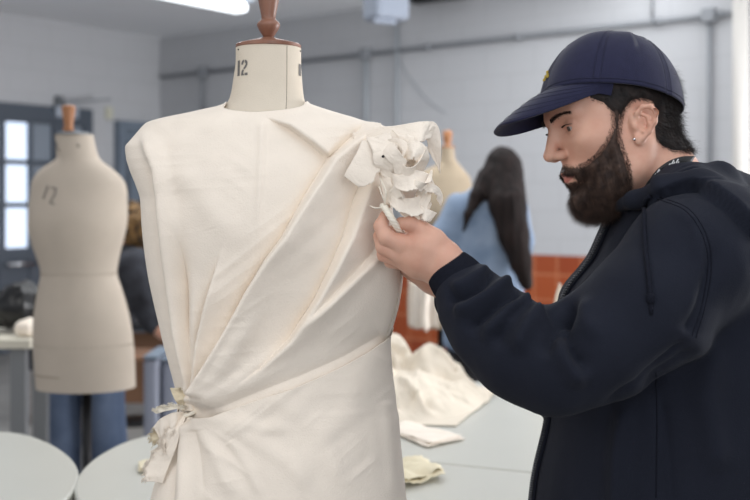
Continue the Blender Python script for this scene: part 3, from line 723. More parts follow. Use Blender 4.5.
ribbon('hanging_cloth', [P(409, 278, Y3 - 0.2), P(412, 282, Y3 - 0.2), P(424, 284, Y3 - 0.22), P(437, 283, Y3 - 0.2)], [Vector((0, 0, -0.20))] * 4, M['calico'], f3, nu=60, wave=0.012, wf=3.5, rag=0.05, seed=2)

# ================================================================ THE DRAPED DRESS
KN = (189, 409)                                             # waist knot
def fold(px, py, pts, kind, A, w, side=1, e=1.0, taper=(0.15, 0.15), w2=None):
    s, t = poly_dist(px, py, pts); s = s * side
    tp = np.clip(t / taper[0], 0, 1) if taper[0] else 1; tp = tp * (np.clip((1 - t) / taper[1], 0, 1) if taper[1] else 1)
    tp = tp * tp * (3 - 2 * tp); a = np.abs(s)
    if kind == 'ridge': r = np.exp(-(s / w) ** 2)
    elif kind == 'groove': r = -np.exp(-(np.sqrt(s * s + 0.6) / w))
    else:
        w2 = w2 or w * 0.45; hi = np.exp(-(a / w) ** 1.4); lo = -0.55 * np.exp(-(a / w2)); m = 0.5 * (1 + np.tanh(s / e)); r = hi * m + lo * (1 - m)
    return A * tp * r
def sil(rows): return [r[0] for r in rows], [r[1] for r in rows], [r[2] for r in rows]
rowsD = [(101, 230.5, 304), (105, 227, 308), (108, 219, 316), (111.5, 203, 327), (115, 187, 339), (118, 172, 350), (121, 159, 360), (124, 150, 372), (128, 145.5, 384), (134, 140.5, 390), (141, 134.5, 393), (148, 129.5, 394),
         (158, 130.5, 393), (170, 134, 391), (185, 140, 389), (200, 144.5, 389), (225, 146, 392), (250, 148.5, 398), (275, 152, 400), (300, 157, 397), (320, 161.5, 392), (340, 166, 386), (360, 171, 387), (380, 176, 389), (395, 180, 391), (406, 183, 392), (415, 181, 394), (440, 176, 396), (470, 164, 399), (500, 156, 402), (560, 146, 407), (640, 136, 412)]
depD = [(101, 0.055), (106, 0.058), (112, 0.062), (118, 0.07), (126, 0.08), (140, 0.09), (180, 0.112), (230, 0.122), (280, 0.112), (340, 0.10), (400, 0.105), (470, 0.125), (640, 0.14)]
def neckdrop(a):    # neckline dips at the front
    return 0
def drape(y0f, y1, ny, na, off, disp, name, mat, parent):
    """cloth shell round the form; y0f(screen column)-> top row"""
    a = np.linspace(0, 2 * math.pi, na, endpoint=False)
    # concentrate samples on the visible front half
    a = a + 0.35 * np.sin(2 * a) * 0  # even
    ys, L_, R_ = sil(rowsD); k = K1
    t = np.linspace(0, 1, ny)
    topx = 268 + 120 * np.cos(a)
    y0 = y0f(topx, np.sin(a))
    yy = y0[None, :] + (y1 - y0[None, :]) * (t[:, None] ** 1.0)
    L = mono(yy, ys, L_); R = mono(yy, ys, R_); dp = mono(yy, [d[0] for d in depD], [d[1] for d in depD]) + off
    hw = (R - L) / 2 * k + off; cx = ((L + R) / 2 - 375) * k
    ca, sa = np.cos(a)[None], np.sin(a)[None]
    X = cx + hw * np.sign(ca) * np.abs(ca) ** 0.92; Y = Y1 + dp * np.sign(sa) * np.abs(sa) ** 0.92; Z = CZ - (yy - HY) * k
    px = 375 + X * F / Y; py = HY - (Z - CZ) * F / Y
    # outward normal (approx. in plan), plus upward part at the shoulders
    nx = ca / hw; ny_ = sa / dp; nn = np.sqrt(nx ** 2 + ny_ ** 2); nx = nx / nn; ny_ = ny_ / nn
    fr = np.clip(-sa * 3, 0, 1)                            # front mask
    D = disp(px, py, ca, sa) * fr
    X = X + nx * D; Y = Y + ny_ * D
    V = np.stack([X, Y, Z], -1).reshape(-1, 3)
    o = mesh_obj(name, V, grid_faces(ny, na, True)[:, ::-1], mat, parent)
    m = o.modifiers.new('solid', 'SOLIDIFY'); m.thickness = 0.0012; m.offset = 1
    return o, V
def wrinkles(px, py, s=1.0):
    u = px / 690.; v = py / 690.
    w = 0.0016 * fbm(u * 14, v * 9, 1, 3)
    for (ang, fr_, sd, am) in ((0.9, 60, 3, 0.0011), (2.2, 48, 9, 0.0011), (1.5, 80, 5, 0.0007)):
        c, q = math.cos(ang), math.sin(ang); a = u * c + v * q; b = -u * q + v * c
        m = np.clip(vnoise(u * 12 + sd, v * 12 - sd) * 2 - 0.3, 0, 1)
        w = w + am * m * (1 - np.abs(vnoise(a * fr_ + sd, b * 9 + sd)) * 2.2)
    return w * s
def disp_bodice(px, py, ca, sa):
    D = 0.6 * wrinkles(px, py) * np.clip(-sa, 0, 1) ** 0.7; W0 = D.copy()
    A_ = [(374, 120), (352, 140), (331, 158), (306, 198), (283, 238), (265, 262), (248, 290), (226, 335), (206, 375), KN]
    D += fold(px, py, A_, 'pleat', 0.020, 24, side=-1, e=0.9, taper=(0.02, 0.05), w2=6)
    D += fold(px, py, [(262, 116), (290, 127), (312, 143), (332, 160)], 'pleat', 0.012, 18, side=-1, e=0.9, taper=(0.4, 0.12), w2=7)
    B_ = [(366, 168), (360, 190), (346, 236), (332, 268), (316, 300), (290, 340), (262, 368), (232, 390)]
    D += fold(px, py, B_, 'pleat', 0.017, 22, side=-1, e=0.9, taper=(0.08, 0.4), w2=6)
    D += fold(px, py, [(384, 232), (372, 256), (346, 282), (316, 312), (288, 336)], 'pleat', 0.010, 13, side=-1, e=2.0, taper=(0.2, 0.4))
    D += fold(px, py, [(396, 262), (380, 276), (368, 296), (346, 322), (318, 348)], 'ridge', 0.003, 13, taper=(0.2, 0.3))
    for pp, aa, ww in (([(318, 322), (270, 358), (206, 402)], .004, 7), ([(240, 300), (222, 340), (198, 396)], .005, 5), ([(176, 300), (182, 350), (187, 396)], .006, 4), ([(300, 356), (250, 384), (205, 406)], .003, 6)):
        D += fold(px, py, pp, 'ridge', aa, ww, taper=(.5, .08))
    D += fold(px, py, [(262, 120), (261, 160), (259, 200), (258, 246)], 'ridge', 0.0028, 3.2, taper=(0.05, 0.5))
    D += fold(px, py, [(270, 290), (252, 325), (225, 368), (200, 402)], 'ridge', 0.006, 9, taper=(0.5, 0.1))
    # left side: hanging edge fold and the gathers running to the knot
    D += fold(px, py, [(142, 128), (154, 150), (161, 172), (165, 200), (169, 250), (176, 310), (184, 360), KN], 'ridge', 0.015, 7.0, taper=(0.1, 0.05))
    D += fold(px, py, [(148, 150), (151, 175), (154, 200), (158, 250), (166, 310), (178, 370), (185, 400)], 'groove', 0.008, 7, taper=(0.1, 0.1))
    D += fold(px, py, [(167, 215), (175, 235), (179, 262), (183, 310), (187, 360), (189, 400)], 'groove', 0.022, 5.5, taper=(0.4, 0.03))
    D += fold(px, py, [(224, 240), (216, 270), (208, 305), (199, 345), (191, 395)], 'pleat', 0.014, 12, side=-1, e=0.9, taper=(0.45, 0.05))
    D += fold(px, py, [(192, 262), (193, 310), (191, 360), (189, 400)], 'ridge', 0.008, 7, taper=(0.5, 0.05))
    D += fold(px, py, [(160, 160), (200, 190), (222, 225), (224, 250)], 'ridge', 0.004, 14, taper=(0.3, 0.3))
    D += fold(px, py, [(232, 118), (200, 128), (165, 148)], 'ridge', 0.002, 8, taper=(0.3, 0.3))
    g = np.exp(-(np.hypot(px - KN[0], (py - KN[1]) * 0.45) / 20) ** 2)   # cloth pulled tight into the knot
    D = W0 + 1.25 * (D - W0) - 0.010 * g
    D += fold(px, py, [(196, 414), (228, 404), (261, 391), (300, 376), (344, 357), (384, 334)], 'groove', 0.006, 7, taper=(0.1, 0.02))
    return D
def hem_line(px): return np.interp(px, [150, 189, 228, 261, 300, 344, 370, 384, 400, 420], [410, 411, 404, 391, 376, 357, 344, 336, 328, 322])
DR1 = empty('draped_dress', (P(268, 300, Y1).x, Y1 - 0.02, 0.45), 'cream calico dress draped, pleated and knotted on the front dress form', 'dress')
top_bod = lambda tx, sa: 102.5 + 14 * np.clip(-sa, 0, 1) ** 1.5 * np.clip(1 - np.abs((tx - 264) / 120), 0, 1) ** 0.3
bod, VB = drape(top_bod, 436, 380, 620, 0.0035, disp_bodice, 'bodice', M['calico'], DR1)
def disp_skirt(px, py, ca, sa):
    D = wrinkles(px, py, 1.3) * np.clip(-sa, 0, 1) ** 0.7
    s, t = poly_dist(px, py, [(189, 411), (228, 404), (261, 391), (300, 376), (344, 357), (386, 333)])
    D += 0.003 * np.exp(-(np.abs(s) / 40))
    for pts, A, w, k in (([(189, 415), (240, 432), (290, 462), (320, 500)], 0.004, 9, 'ridge'), ([(190, 418), (215, 450), (236, 500)], 0.006, 8, 'ridge'),
                         ([(186, 420), (184, 450), (183, 500), (184, 560)], 0.010, 6, 'ridge'), ([(176, 430), (172, 465), (170, 500), (170, 560)], 0.012, 6, 'groove'),
                         ([(193, 414), (226, 418), (262, 428), (300, 428)], 0.004, 7, 'ridge'), ([(270, 395), (320, 430), (350, 500)], 0.0025, 10, 'ridge'),
                         ([(380, 350), (340, 420), (270, 500)], 0.003, 16, 'ridge'), ([(196, 428), (200, 462), (204, 500)], 0.005, 5, 'groove'),
                         ([(230, 440), (250, 470), (262, 500)], 0.003, 5, 'ridge'), ([(384, 400), (389, 440), (392, 500)], 0.003, 6, 'ridge')):
        D += fold(px, py, pts, k, A, w, taper=(0.05, 0.25))
    g = np.exp(-(np.hypot(px - KN[0], (py - KN[1]) * 0.5) / 16) ** 2); return D - 0.008 * g
top_sk = lambda tx, sa: np.where(sa < 0, hem_line(375 + ((tx - 268) / 120 * 103 + 287 - 375)), 400 - 72 * np.clip((tx - 148) / 240, 0, 1))
sk, VS = drape(top_sk, 640, 300, 620, 0.006, disp_skirt, 'skirt', M['calico'], DR1)
TB = bvh(np.array(VB), grid_faces(380, 620, True)); TS = bvh(np.array(VS), grid_faces(300, 620, True))

# left armhole edge, turned back (flat facet with the sharp shoulder point)
# knot and frayed tie ends
kp = cast(TB, 189, 410) or P(189, 410, 1.5); KY = kp.y - 0.004
kb = MB()
kk = [P(183, 404, KY + 0.006), P(187, 408, KY - 0.008), P(188, 414, KY - 0.009), P(184, 419, KY + 0.004)]
ribbon('waist_tie', [P(180, 411, KY + 0.01), P(184, 411, KY - 0.006), P(190, 411, KY - 0.012), P(197, 412, KY - 0.006), P(199, 413, KY + 0.012)], [Vector((0, 0, 0.013))] * 5, M['calico'], DR1, nu=40, nv=8, wave=0.001, wf=3, seed=4, thick=0.002)
MB().tube([P(180, 414, KY), P(186, 416, KY - 0.013), P(193, 413, KY - 0.016), P(199, 409, KY - 0.006), P(200, 406, KY)], [0.002, 0.003, 0.0032, 0.0026, 0.0012], 10).build('tie_cord', M['fray'], DR1, True)
v3 = lambda x, y, z: Vector((x, y, z))
ribbon('tie_end', [P(184, 412, KY - 0.006), P(178, 404, KY - 0.012), P(173, 396, KY - 0.016), P(170, 388, KY - 0.012)], [v3(0.006, 0, 0.006), v3(0.017, 0, 0.006), v3(0.021, 0.003, 0.002), v3(0.016, 0, 0.000)], M['fray_tan'], DR1, nu=50, nv=14, wave=0.003, wf=2, rag=0.25, fringe=160, seed=11, fray_len=0.006)
ribbon('tie_end', [P(185, 411, KY - 0.008), P(172, 413, KY - 0.02), P(160, 419, KY - 0.016), P(153, 427, KY - 0.012)], [v3(0, 0, -0.010), v3(-0.002, 0, -0.030), v3(0.008, 0.0, -0.040), v3(0.014, 0, -0.026)], M['calico'], DR1, nu=60, nv=16, wave=0.005, wf=2.3, rag=0.16, fringe=220, seed=5)
ribbon('tie_end', [P(187, 412, KY - 0.012), P(182, 428, KY - 0.022), P(176, 448, KY - 0.024), P(169, 466, KY - 0.022), P(163, 483, KY - 0.02)], [v3(-0.006, 0, 0), v3(-0.020, 0.004, -0.004), v3(-0.030, 0.006, -0.004), v3(-0.034, 0.004, 0.0), v3(-0.024, 0, 0.004)], M['calico'], DR1, nu=90, nv=18, wave=0.0035, wf=1.6, rag=0.12, fringe=360, seed=8)
ribbon('tie_end', [P(186, 410, KY - 0.01), P(178, 409, KY - 0.02), P(166, 411, KY - 0.024), P(156, 414, KY - 0.02)], [v3(0, 0, 0.003), v3(-0.002, 0, 0.006), v3(-0.004, 0, 0.007), v3(-0.006, 0, 0.004)], M['fray'], DR1, nu=50, nv=8, wave=0.003, wf=4, rag=0.3, fringe=200, seed=15)
ribbon('tie_end', [P(184, 414, KY - 0.004), P(172, 424, KY - 0.008), P(163, 436, KY - 0.006), P(160, 445, KY - 0.004)], [v3(-0.004, 0, -0.004), v3(-0.016, 0, 0.0), v3(-0.016, 0.004, 0.0), v3(-0.006, 0, 0.0)], M['fray_tan'], DR1, nu=50, nv=10, wave=0.003, wf=3, rag=0.2, fringe=120, seed=21)

# shoulder rosette of torn calico
RO = bpy.data.objects.new('rosette', None); COL.objects.link(RO); RO.location = P(400, 170, 1.5); attach_loc = None
RO.parent = DR1; RO.matrix_parent_inverse = DR1.matrix_basis.inverted()
YR = 1.485
def pet(pts, wds, **k):
    """petal: spine points (column,row,depth offset) and width vectors in photo pixels / metres of depth"""
    s = [P(x, y, YR + d) for x, y, d in pts]; kk_ = YR / F
    w = [Vector((a * kk_, c, -b * kk_)) for a, b, c in wds]
    k.setdefault('nu', 60); k.setdefault('nv', 20); k.setdefault('thick', 0.0009)
    return ribbon('petal', s, w, M['calico'], RO, **k)
# shoulder cloth sweeping up to the peak and down the outer right flap
pet([(352, 133, .04), (378, 128, .02), (402, 125, 0), (424, 121, -.01), (437, 124, 0)], [(2, 10, -.01), (4, 22, -.03), (2, 26, -.03), (-4, 22, -.02), (-6, 14, -.01)], wave=.003, wf=1.3, rag=.05, seed=1)
pet([(424, 122, -.012), (434, 122, -.004), (440, 132, 0), (441, 150, .0), (440, 174, .004)], [(-6, 10, .0), (-6, 9, -.004), (-14, 4, -.006), (-12, 2, 0), (-2, -6, 0)], wave=.002, wf=1.2, rag=.08, seed=2, nu=80)
# left flap with two points
pet([(362, 140, -.01), (357, 152, -.018), (349, 166, -.022), (344, 176, -.02)], [(20, 6, -.012), (24, 12, -.014), (22, 17, -.01), (15, 11, -.004)], wave=.0015, wf=0.7, rag=.05, seed=3)
pet([(366, 138, -.012), (372, 150, -.028), (374, 163, -.032), (382, 176, -.028)], [(22, -6, -.008), (24, -4, -.012), (20, 2, -.012), (16, 8, -.006)], wave=.004, wf=1.2, rag=.05, seed=4)
# inner whorls
pet([(384, 140, -.02), (396, 138, -.036), (408, 144, -.042), (406, 158, -.038), (394, 164, -.03)], [(2, 18, -.002), (4, 20, -.008), (-8, 16, -.010), (-12, 8, -.006), (-8, 4, 0)], wave=.0025, wf=1.0, rag=.05, seed=6)
pet([(400, 150, -.034), (412, 141, -.046), (425, 146, -.046), (429, 160, -.038), (422, 174, -.03)], [(2, 12, -.010), (0, 17, -.014), (-12, 12, -.012), (-14, 4, -.008), (-8, 3, 0)], wave=.0025, wf=1.1, rag=.07, seed=7)
pet([(386, 170, -.026), (400, 175, -.046), (415, 170, -.050), (428, 174, -.042), (434, 184, -.03)], [(3, 12, 0), (4, 17, -.012), (2, 20, -.012), (-3, 16, -.008), (-2, 7, 0)], wave=.003, wf=1.2, rag=.07, seed=9)
pet([(386, 186, -.022), (396, 193, -.038), (408, 198, -.044), (420, 195, -.038), (427, 186, -.03)], [(3, 13, 0), (0, 16, -.01), (4, 16, -.010), (6, 14, -.006), (4, 6, 0)], wave=.003, wf=1.3, rag=.08, seed=10)
# narrow torn strips curling out on the right, each ending in a point
pet([(416, 192, -.034), (424, 184, -.044), (433, 184, -.044), (440, 189, -.038), (443, 198, -.034), (441, 206, -.030)], [(2, 10, 0), (1, 9, -.004), (-1, 8, -.004), (-4, 6, -.002), (-6, 1, 0), (-1, -1, 0)], wave=.0012, wf=1.0, rag=.10, seed=12)
pet([(412, 200, -.034), (422, 206, -.044), (430, 210, -.042), (437, 213, -.038)], [(4, 12, 0), (1, 13, -.004), (-3, 11, -.003), (-6, 8, -.002)], wave=.0015, wf=1.0, rag=.08, seed=13)
pet([(380, 150, -.03), (386, 158, -.046), (393, 167, -.046), (395, 179, -.036)], [(14, -6, -.004), (12, -7, -.010), (12, -2, -.010), (4, 2, -.002)], wave=.002, wf=1.0, rag=.06, seed=14)
pet([(398, 160, -.044), (407, 167, -.060), (417, 164, -.060), (424, 154, -.050), (427, 146, -.046)], [(1, 11, .010), (0, 14, .014), (-3, 12, .012), (-7, 6, .006), (-1, 1, 0)], wave=.002, wf=1.1, rag=.08, seed=16)
pet([(384, 200, -.02), (390, 190, -.038), (398, 184, -.048), (403, 194, -.042)], [(6, 5, -.004), (8, 8, -.008), (4, 13, -.006), (1, 3, 0)], wave=.002, wf=1.0, rag=.07, seed=17)
pet([(376, 162, -.01), (380, 178, -.022), (383, 194, -.026), (386, 208, -.018)], [(9, 2, -.006), (12, 3, -.010), (11, 2, -.008), (3, 1, 0)], wave=.0025, wf=1.0, rag=.05, seed=18)
pet([(400, 206, -.03), (411, 213, -.036), (422, 211, -.034), (431, 202, -.03)], [(0, 7, -.004), (0, 7, -.006), (2, 7, 0), (1, 2, 0)], wave=.002, wf=1.2, rag=.09, seed=19)
pet([(392, 130, .0), (400, 140, -.02), (404, 156, -.03), (410, 170, -.03)], [(14, 0, .004), (14, -2, -.008), (12, 4, -.01), (8, 4, 0)], wave=.003, wf=1.2, rag=.05, seed=23)
pet([(405, 182, -.050), (413, 189, -.060), (421, 187, -.056), (427, 178, -.048), (431, 170, -.044)], [(4, -7, .004), (6, -8, -.004), (7, -5, -.004), (5, -1, 0), (1, 0, 0)], wave=.0015, wf=1.2, rag=.10, seed=35)
core = MB().lathe(P(402, 176, YR + 0.02), [(0.003, -0.045), (0.014, -0.038), (0.024, -0.02), (0.026, 0.01), (0.02, 0.03), (0.009, 0.042), (0.003, 0.044)], 28, 1, 0.6); core.build('gathered_core', M['calico'], RO, True)
pb = MB().lathe(P(383, 156.5, YR - 0.046), [(0.0005, -0.002), (0.0018, -0.001), (0.002, 0), (0.0018, 0.001), (0.0005, 0.002)], 12); pb.build('pin', M['black_metal'], RO, True)
cordp = crom([P(383, 205, YR - .03), P(387, 211, YR - .036), P(392, 219, YR - .04), P(397, 227, YR - .034), P(402, 234, YR - .02)], 30)
tw = MB()
for ph in (0, 2.09, 4.19):
    tw.tube([Vector(c) + Vector((math.cos(ph + i * 0.7), math.sin(ph + i * 0.7), 0)) * 0.0028 for i, c in enumerate(cordp)], 0.0030, 8)
tw.build('twisted_tie', M['fray'], RO, True)
th = MB()
for (a, b, c) in (((386, 205), (382, 195), (379, 186)), ((384, 206), (386, 192), (380, 178)), ((390, 208), (398, 196), (402, 186)), ((384, 207), (376, 208), (370, 206))):
    th.tube([Vector(q) for q in crom([P(*a, YR - .035), P(*b, YR - .042), P(*c, YR - .034)], 10)], 0.0009, 5)
th.build('loose_thread', M['fray'], RO, True)
fe = []
for i in range(220):
    y = random.uniform(296, 338); x = np.interp(y, [296, 312, 325, 338], [398, 395, 390, 386]); h = cast(TB, x - 1.5, y)
    if h: fe.append(h)
if fe:
    fe = np.array([list(f) for f in fe]); strands('frayed_edge', fe, RNG.normal(size=fe.shape) * 0.6 + [1, -0.2, -0.1], RNG.uniform(.003, .008, len(fe)), 0.00025, M['fray'], bod, curl=.3)

# ================================================================ THE MAN
PSI, PHI = math.radians(12), math.radians(14)
_f0 = Vector((-math.cos(PSI), -math.sin(PSI), 0)); _l = Vector((math.sin(PSI), -math.cos(PSI), 0)); _z = Vector((0, 0, 1))
_RR = Matrix.Rotation(math.radians(7), 3, _f0)                        # head rolled a little away from the lens
if (_RR @ _l).z < 0: _RR = _RR.transposed()
_l = _RR @ _l; _z1 = _RR @ _z
_f = _f0 * math.cos(PHI) - _z1 * math.sin(PHI); _u = _z1 * math.cos(PHI) + _f0 * math.sin(PHI)
HO = np.array([0.368, 1.60, 1.462]); HR = np.array([list(_f), list(_l), list(_u)])      # rows: forward, left, up
def H(p): return HO + np.asarray(p, float) @ HR
def HV(f, s, u): return Vector(H((f, s, u)).tolist())
hs = SDF((-0.125, -0.095, -0.16), (0.14, 0.095, 0.15), 0.0017)
def both(fn):
    for sg in (1, -1): fn(sg)
hs.ell((-0.008, 0, 0.052), (0.098, 0.076, 0.088), 0)
hs.ell((0.040, 0, -0.008), (0.054, 0.060, 0.090), 0.03)
hs.ell((0.037, 0, 0.054), (0.052, 0.054, 0.044), 0.03)
both(lambda s: hs.chain([(-0.004, s * 0.056, -0.035), (0.010, s * 0.050, -0.066), (0.060, s * 0.024, -0.096)], [0.018, 0.016, 0.015], 0.03))
hs.ell((0.078, 0, -0.092), (0.017, 0.020, 0.016), 0.02)
both(lambda s: hs.ell((0.058, s * 0.042, -0.006), (0.024, 0.018, 0.018), 0.02))
hs.cone((0.090, 0, 0.034), 0.008, (0.1135, 0, -0.012), 0.0085, 0.012)
hs.ell((0.113, 0, -0.015), (0.0105, 0.010, 0.0085), 0.006)
both(lambda s: hs.ell((0.102, s * 0.012, -0.018), (0.011, 0.0065, 0.0075), 0.005))
both(lambda s: hs.cone((0.0925, s * 0.010, 0.036), 0.007, (0.078, s * 0.044, 0.038), 0.007, 0.014))
both(lambda s: hs.ell((0.102, s * 0.031, 0.018), (0.018, 0.018, 0.012), 0.012, sub=True))
both(lambda s: hs.ell((0.0765, s * 0.0315, 0.018), (0.0142, 0.0150, 0.0130), 0.004))
both(lambda s: hs.ell((0.094, s * 0.0305, 0.0160), (0.015, 0.0130, 0.0040), 0.001, sub=True))
both(lambda s: hs.cone((0.090, s * 0.019, 0.022), 0.002, (0.082, s * 0.044, 0.0225), 0.0018, 0.004))
hs.ell((0.087, 0, -0.050), (0.013, 0.026, 0.018), 0.012)
hs.cone((0.0985, -0.005, -0.0465), 0.0042, (0.0985, 0.005, -0.0465), 0.0045, 0.004)
both(lambda s: hs.cone((0.0985, s * 0.005, -0.0465), 0.0042, (0.087, s * 0.023, -0.0505), 0.0028, 0.003))
both(lambda s: hs.cone((0.0965, s * 0.0, -0.0570), 0.0050, (0.086, s * 0.019, -0.0538), 0.0028, 0.003))
both(lambda s: hs.cone((0.1065, 0, -0.0515), 0.0014, (0.090, s * 0.025, -0.0520), 0.0012, 0.002, sub=True))
both(lambda s: hs.ell((0.108, s * 0.006, -0.0255), (0.005, 0.003, 0.003), 0.002, sub=True))
hs.chain([(-0.030, 0, -0.02), (-0.052, 0, -0.10), (-0.060, 0, -0.17)], [0.056, 0.056, 0.064], 0.03)
hs.cone((0.02, 0, -0.07), 0.04, (-0.03, 0, -0.14), 0.045, 0.03)
# ears
def ear(s):
    R = Matrix.Rotation(math.radians(-24), 3, 'Y')
    def e(a, b, o=0.0):                                # ear plane: a = forward, b = up
        q = R @ Vector((a, 0, b)); return (q.x * 0.88 - 0.004, s * (0.0775 + o - 0.30 * q.x), q.z * 0.88 - 0.009)
    hs.ell(e(0.002, 0.0, -0.006), (0.013, 0.008, 0.024), 0.006)
    hel = [e(0.008, 0.006, 0.0), e(0.012, 0.018, 0.003), (e(0.006, 0.029, 0.005)), e(-0.006, 0.031, 0.007), e(-0.015, 0.022, 0.009), e(-0.016, 0.006, 0.008), e(-0.012, -0.010, 0.005), e(-0.005, -0.022, 0.002)]
    hs.chain(hel, [0.003, 0.0032, 0.0034, 0.0036, 0.0037, 0.0036, 0.0034, 0.004], 0.003)
    hs.chain([e(0.003, 0.018, 0.002), e(-0.006, 0.014, 0.004), e(-0.008, 0.002, 0.005), e(-0.003, -0.010, 0.003)], [0.003, 0.0032, 0.0032, 0.0035], 0.003)
    hs.ell(e(0.001, -0.024, 0.001), (0.0075, 0.0045, 0.009), 0.004)
    hs.ell(e(0.011, -0.004, 0.002), (0.004, 0.004, 0.006), 0.004)
    hs.ell(e(0.001, 0.0, 0.008), (0.0065, 0.008, 0.010), 0.002, sub=True)
both(ear)
hV, hF = hs.mesh(1); hN = vnormals(hV, hF); hW = H(hV); hNW = hN @ HR
TH = bvh(hW, hF)
# low-resolution trunk, arms, legs (under the clothes)
bs = SDF((0.0, 1.22, 0.0), (0.66, 2.0, 1.5), 0.011)
bs.chain([H((-0.05, 0, -0.12)), (0.50, 1.6, 1.26), (0.50, 1.6, 1.12), (0.49, 1.6, 0.92)], [0.052, 0.09, 0.12, 0.115], 0.04)
both(lambda s: bs.chain([(0.49, 1.6 - s * 0.04, 1.30), (0.49, 1.6 - s * 0.14, 1.27)], [0.055, 0.05], 0.04))
both(lambda s: bs.chain([(0.44, 1.6 - s * 0.09, 0.90), (0.42, 1.6 - s * 0.10, 0.50), (0.46, 1.6 - s * 0.11, 0.09)], [0.09, 0.06, 0.042], 0.03))
SHn, ELn, WRn = P(700, 250, 1.45), P(556, 360, 1.40), P(447, 270, 1.46)
SHf, ELf, WRf = P(690, 245, 1.76), P(560, 360, 1.70), P(446, 287, 1.58)
bs.chain([SHn, ELn, ELn.lerp(WRn, 0.5), WRn], [0.052, 0.042, 0.036, 0.026], 0.02)
bs.chain([SHf, ELf, ELf.lerp(WRf, 0.5), WRf], [0.052, 0.042, 0.036, 0.024], 0.02)
bV, bF = bs.mesh(1)
# hands
def hand(segs, lo, hi, h=0.0013):
    g = SDF(lo, hi, h)
    for (pts, rs, k) in segs: g.chain(pts, rs, k)
    return g.mesh(1)
Yh = 1.455
def q_(x, y, d=0.0): return P(x, y, Yh + d)
near = [([q_(462, 274, .0), q_(446, 266, 0)], [.026, .0255], .01),
        ([q_(446, 259, .0), q_(424, 247, -.002), q_(402, 243, .0)], [.022, .020, .0135], .012),
        ([q_(444, 272, .004), q_(420, 260, .002), q_(398, 254, .008)], [.021, .019, .0125], .012),
        ([q_(440, 274, .012), q_(415, 266, .014), q_(400, 260, .022)], [.018, .014, .011], .012),
        ([q_(446, 252, .004), q_(434, 240, .0), q_(422, 230, -.004)], [.016, .0145, .0125], .010),
        ([q_(422, 230, -.004), q_(411, 224, -.006), q_(401, 223, .0)], [.0120, .0108, .0085], .004),
        ([q_(402, 244, -.001), q_(386, 237, -.004), q_(381, 226, .002), q_(385, 216, .008)], [.0128, .0112, .0098, .0080], .004),
        ([q_(398, 254, .006), q_(383, 247, .008), q_(380, 236, .016), q_(384, 226, .022)], [.0118, .0105, .0095, .0080], .002),
        ([q_(398, 259, .020), q_(384, 255, .024), q_(382, 246, .032), q_(387, 238, .038)], [.0108, .0098, .0088, .0078], .002),
        ([q_(402, 264, .034), q_(390, 262, .040), q_(388, 254, .046), q_(392, 247, .050)], [.0095, .0084, .0078, .007], .002)]
nV, nF = hand(near, (P(372, 200, 1.45).x - .01, 1.41, P(0, 300, 1.45).z), (P(470, 200, 1.45).x, 1.55, P(0, 205, 1.45).z))
Yf = 1.565
def r_(x, y, d=0.0): return P(x, y, Yf + d)
far = [([r_(456, 294, .01), r_(438, 281, .0), r_(420, 272, -.006)], [.023, .021, .019], .01),
       ([r_(432, 276, -.002), r_(412, 258, -.012), r_(402, 246, -.016)], [.020, .0165, .012], .012),
       ([r_(430, 280, .014), r_(410, 266, .010), r_(398, 254, .004)], [.018, .015, .011], .012),
       ([r_(424, 262, -.018), r_(412, 246, -.026), r_(404, 236, -.030)], [.012, .0105, .0085], .004),
       ([r_(402, 246, -.014), r_(394, 238, -.022), r_(393, 230, -.030)], [.0108, .0095, .008], .003),
       ([r_(400, 252, .0), r_(390, 245, -.006), r_(388, 238, -.014)], [.0108, .0095, .008], .002),
       ([r_(400, 258, .012), r_(389, 252, .008), r_(386, 246, .0)], [.0104, .0092, .008], .002),
       ([r_(404, 264, .022), r_(394, 260, .020), r_(390, 254, .014)], [.0094, .0084, .0072], .002)]
fV, fF = hand(far, (P(380, 200, 1.56).x - .01, 1.48, P(0, 312, 1.56).z), (P(466, 200, 1.56).x, 1.64, P(0, 215, 1.56).z))
hpx, hpy = toPx(hW); mirr = hV.copy(); mirr[:, 1] = np.abs(mirr[:, 1]); mpx, mpy = toPx(H(mirr))
fc = hV[hF].mean(1); fm = np.zeros(len(hF), int)
lipm = (np.abs(fc[:, 1]) < 0.0215) & (fc[:, 0] > 0.088) & (fc[:, 2] < -0.0440 - 0.25 * np.abs(fc[:, 1])) & (fc[:, 2] > -0.0615 + 0.35 * np.abs(fc[:, 1]))
fm[lipm] = 1
V_, F_, m_ = join_meshes([(hW, hF, fm), (bV, bF, 0), (nV, nF, 0), (fV, fF, 0)])
man = mesh_obj('person', V_, F_, None, None, mats=[M['skin'], M['lip']], fmat=m_)
tag(man, 'bearded person in a navy cap and black hoodie pinning the rosette with both hands', 'person')
# eyes
gaze = Vector((1, 0.0, -0.20)).normalized()
for s in (1, -1):
    c = np.array([0.0765, s * 0.0315, 0.018]); n1, n2 = 24, 32; V = []; Fa = []; mt = []
    ax_ = gaze; ua = ax_.orthogonal().normalized(); ub = ax_.cross(ua)
    for i in range(n1 + 1):
        th_ = math.pi * (i / n1) ** 1.4
        for j in range(n2):
            ph = 2 * math.pi * j / n2; d = ax_ * math.cos(th_) + (ua * math.cos(ph) + ub * math.sin(ph)) * math.sin(th_)
            V.append(H(c + np.array(list(d)) * 0.0122))
    for i in range(n1):
        for j in range(n2):
            Fa.append((i*n2+j, i*n2+(j+1) % n2, (i+1)*n2+(j+1) % n2, (i+1)*n2+j)); a = math.pi * ((i + .5) / n1) ** 1.4; mt.append(2 if a < 0.2 else 1 if a < 0.5 else 0)
    mesh_obj('eye', np.array(V), Fa, None, man, mats=[M['eye'], M['iris'], M['pupil']], fmat=mt)
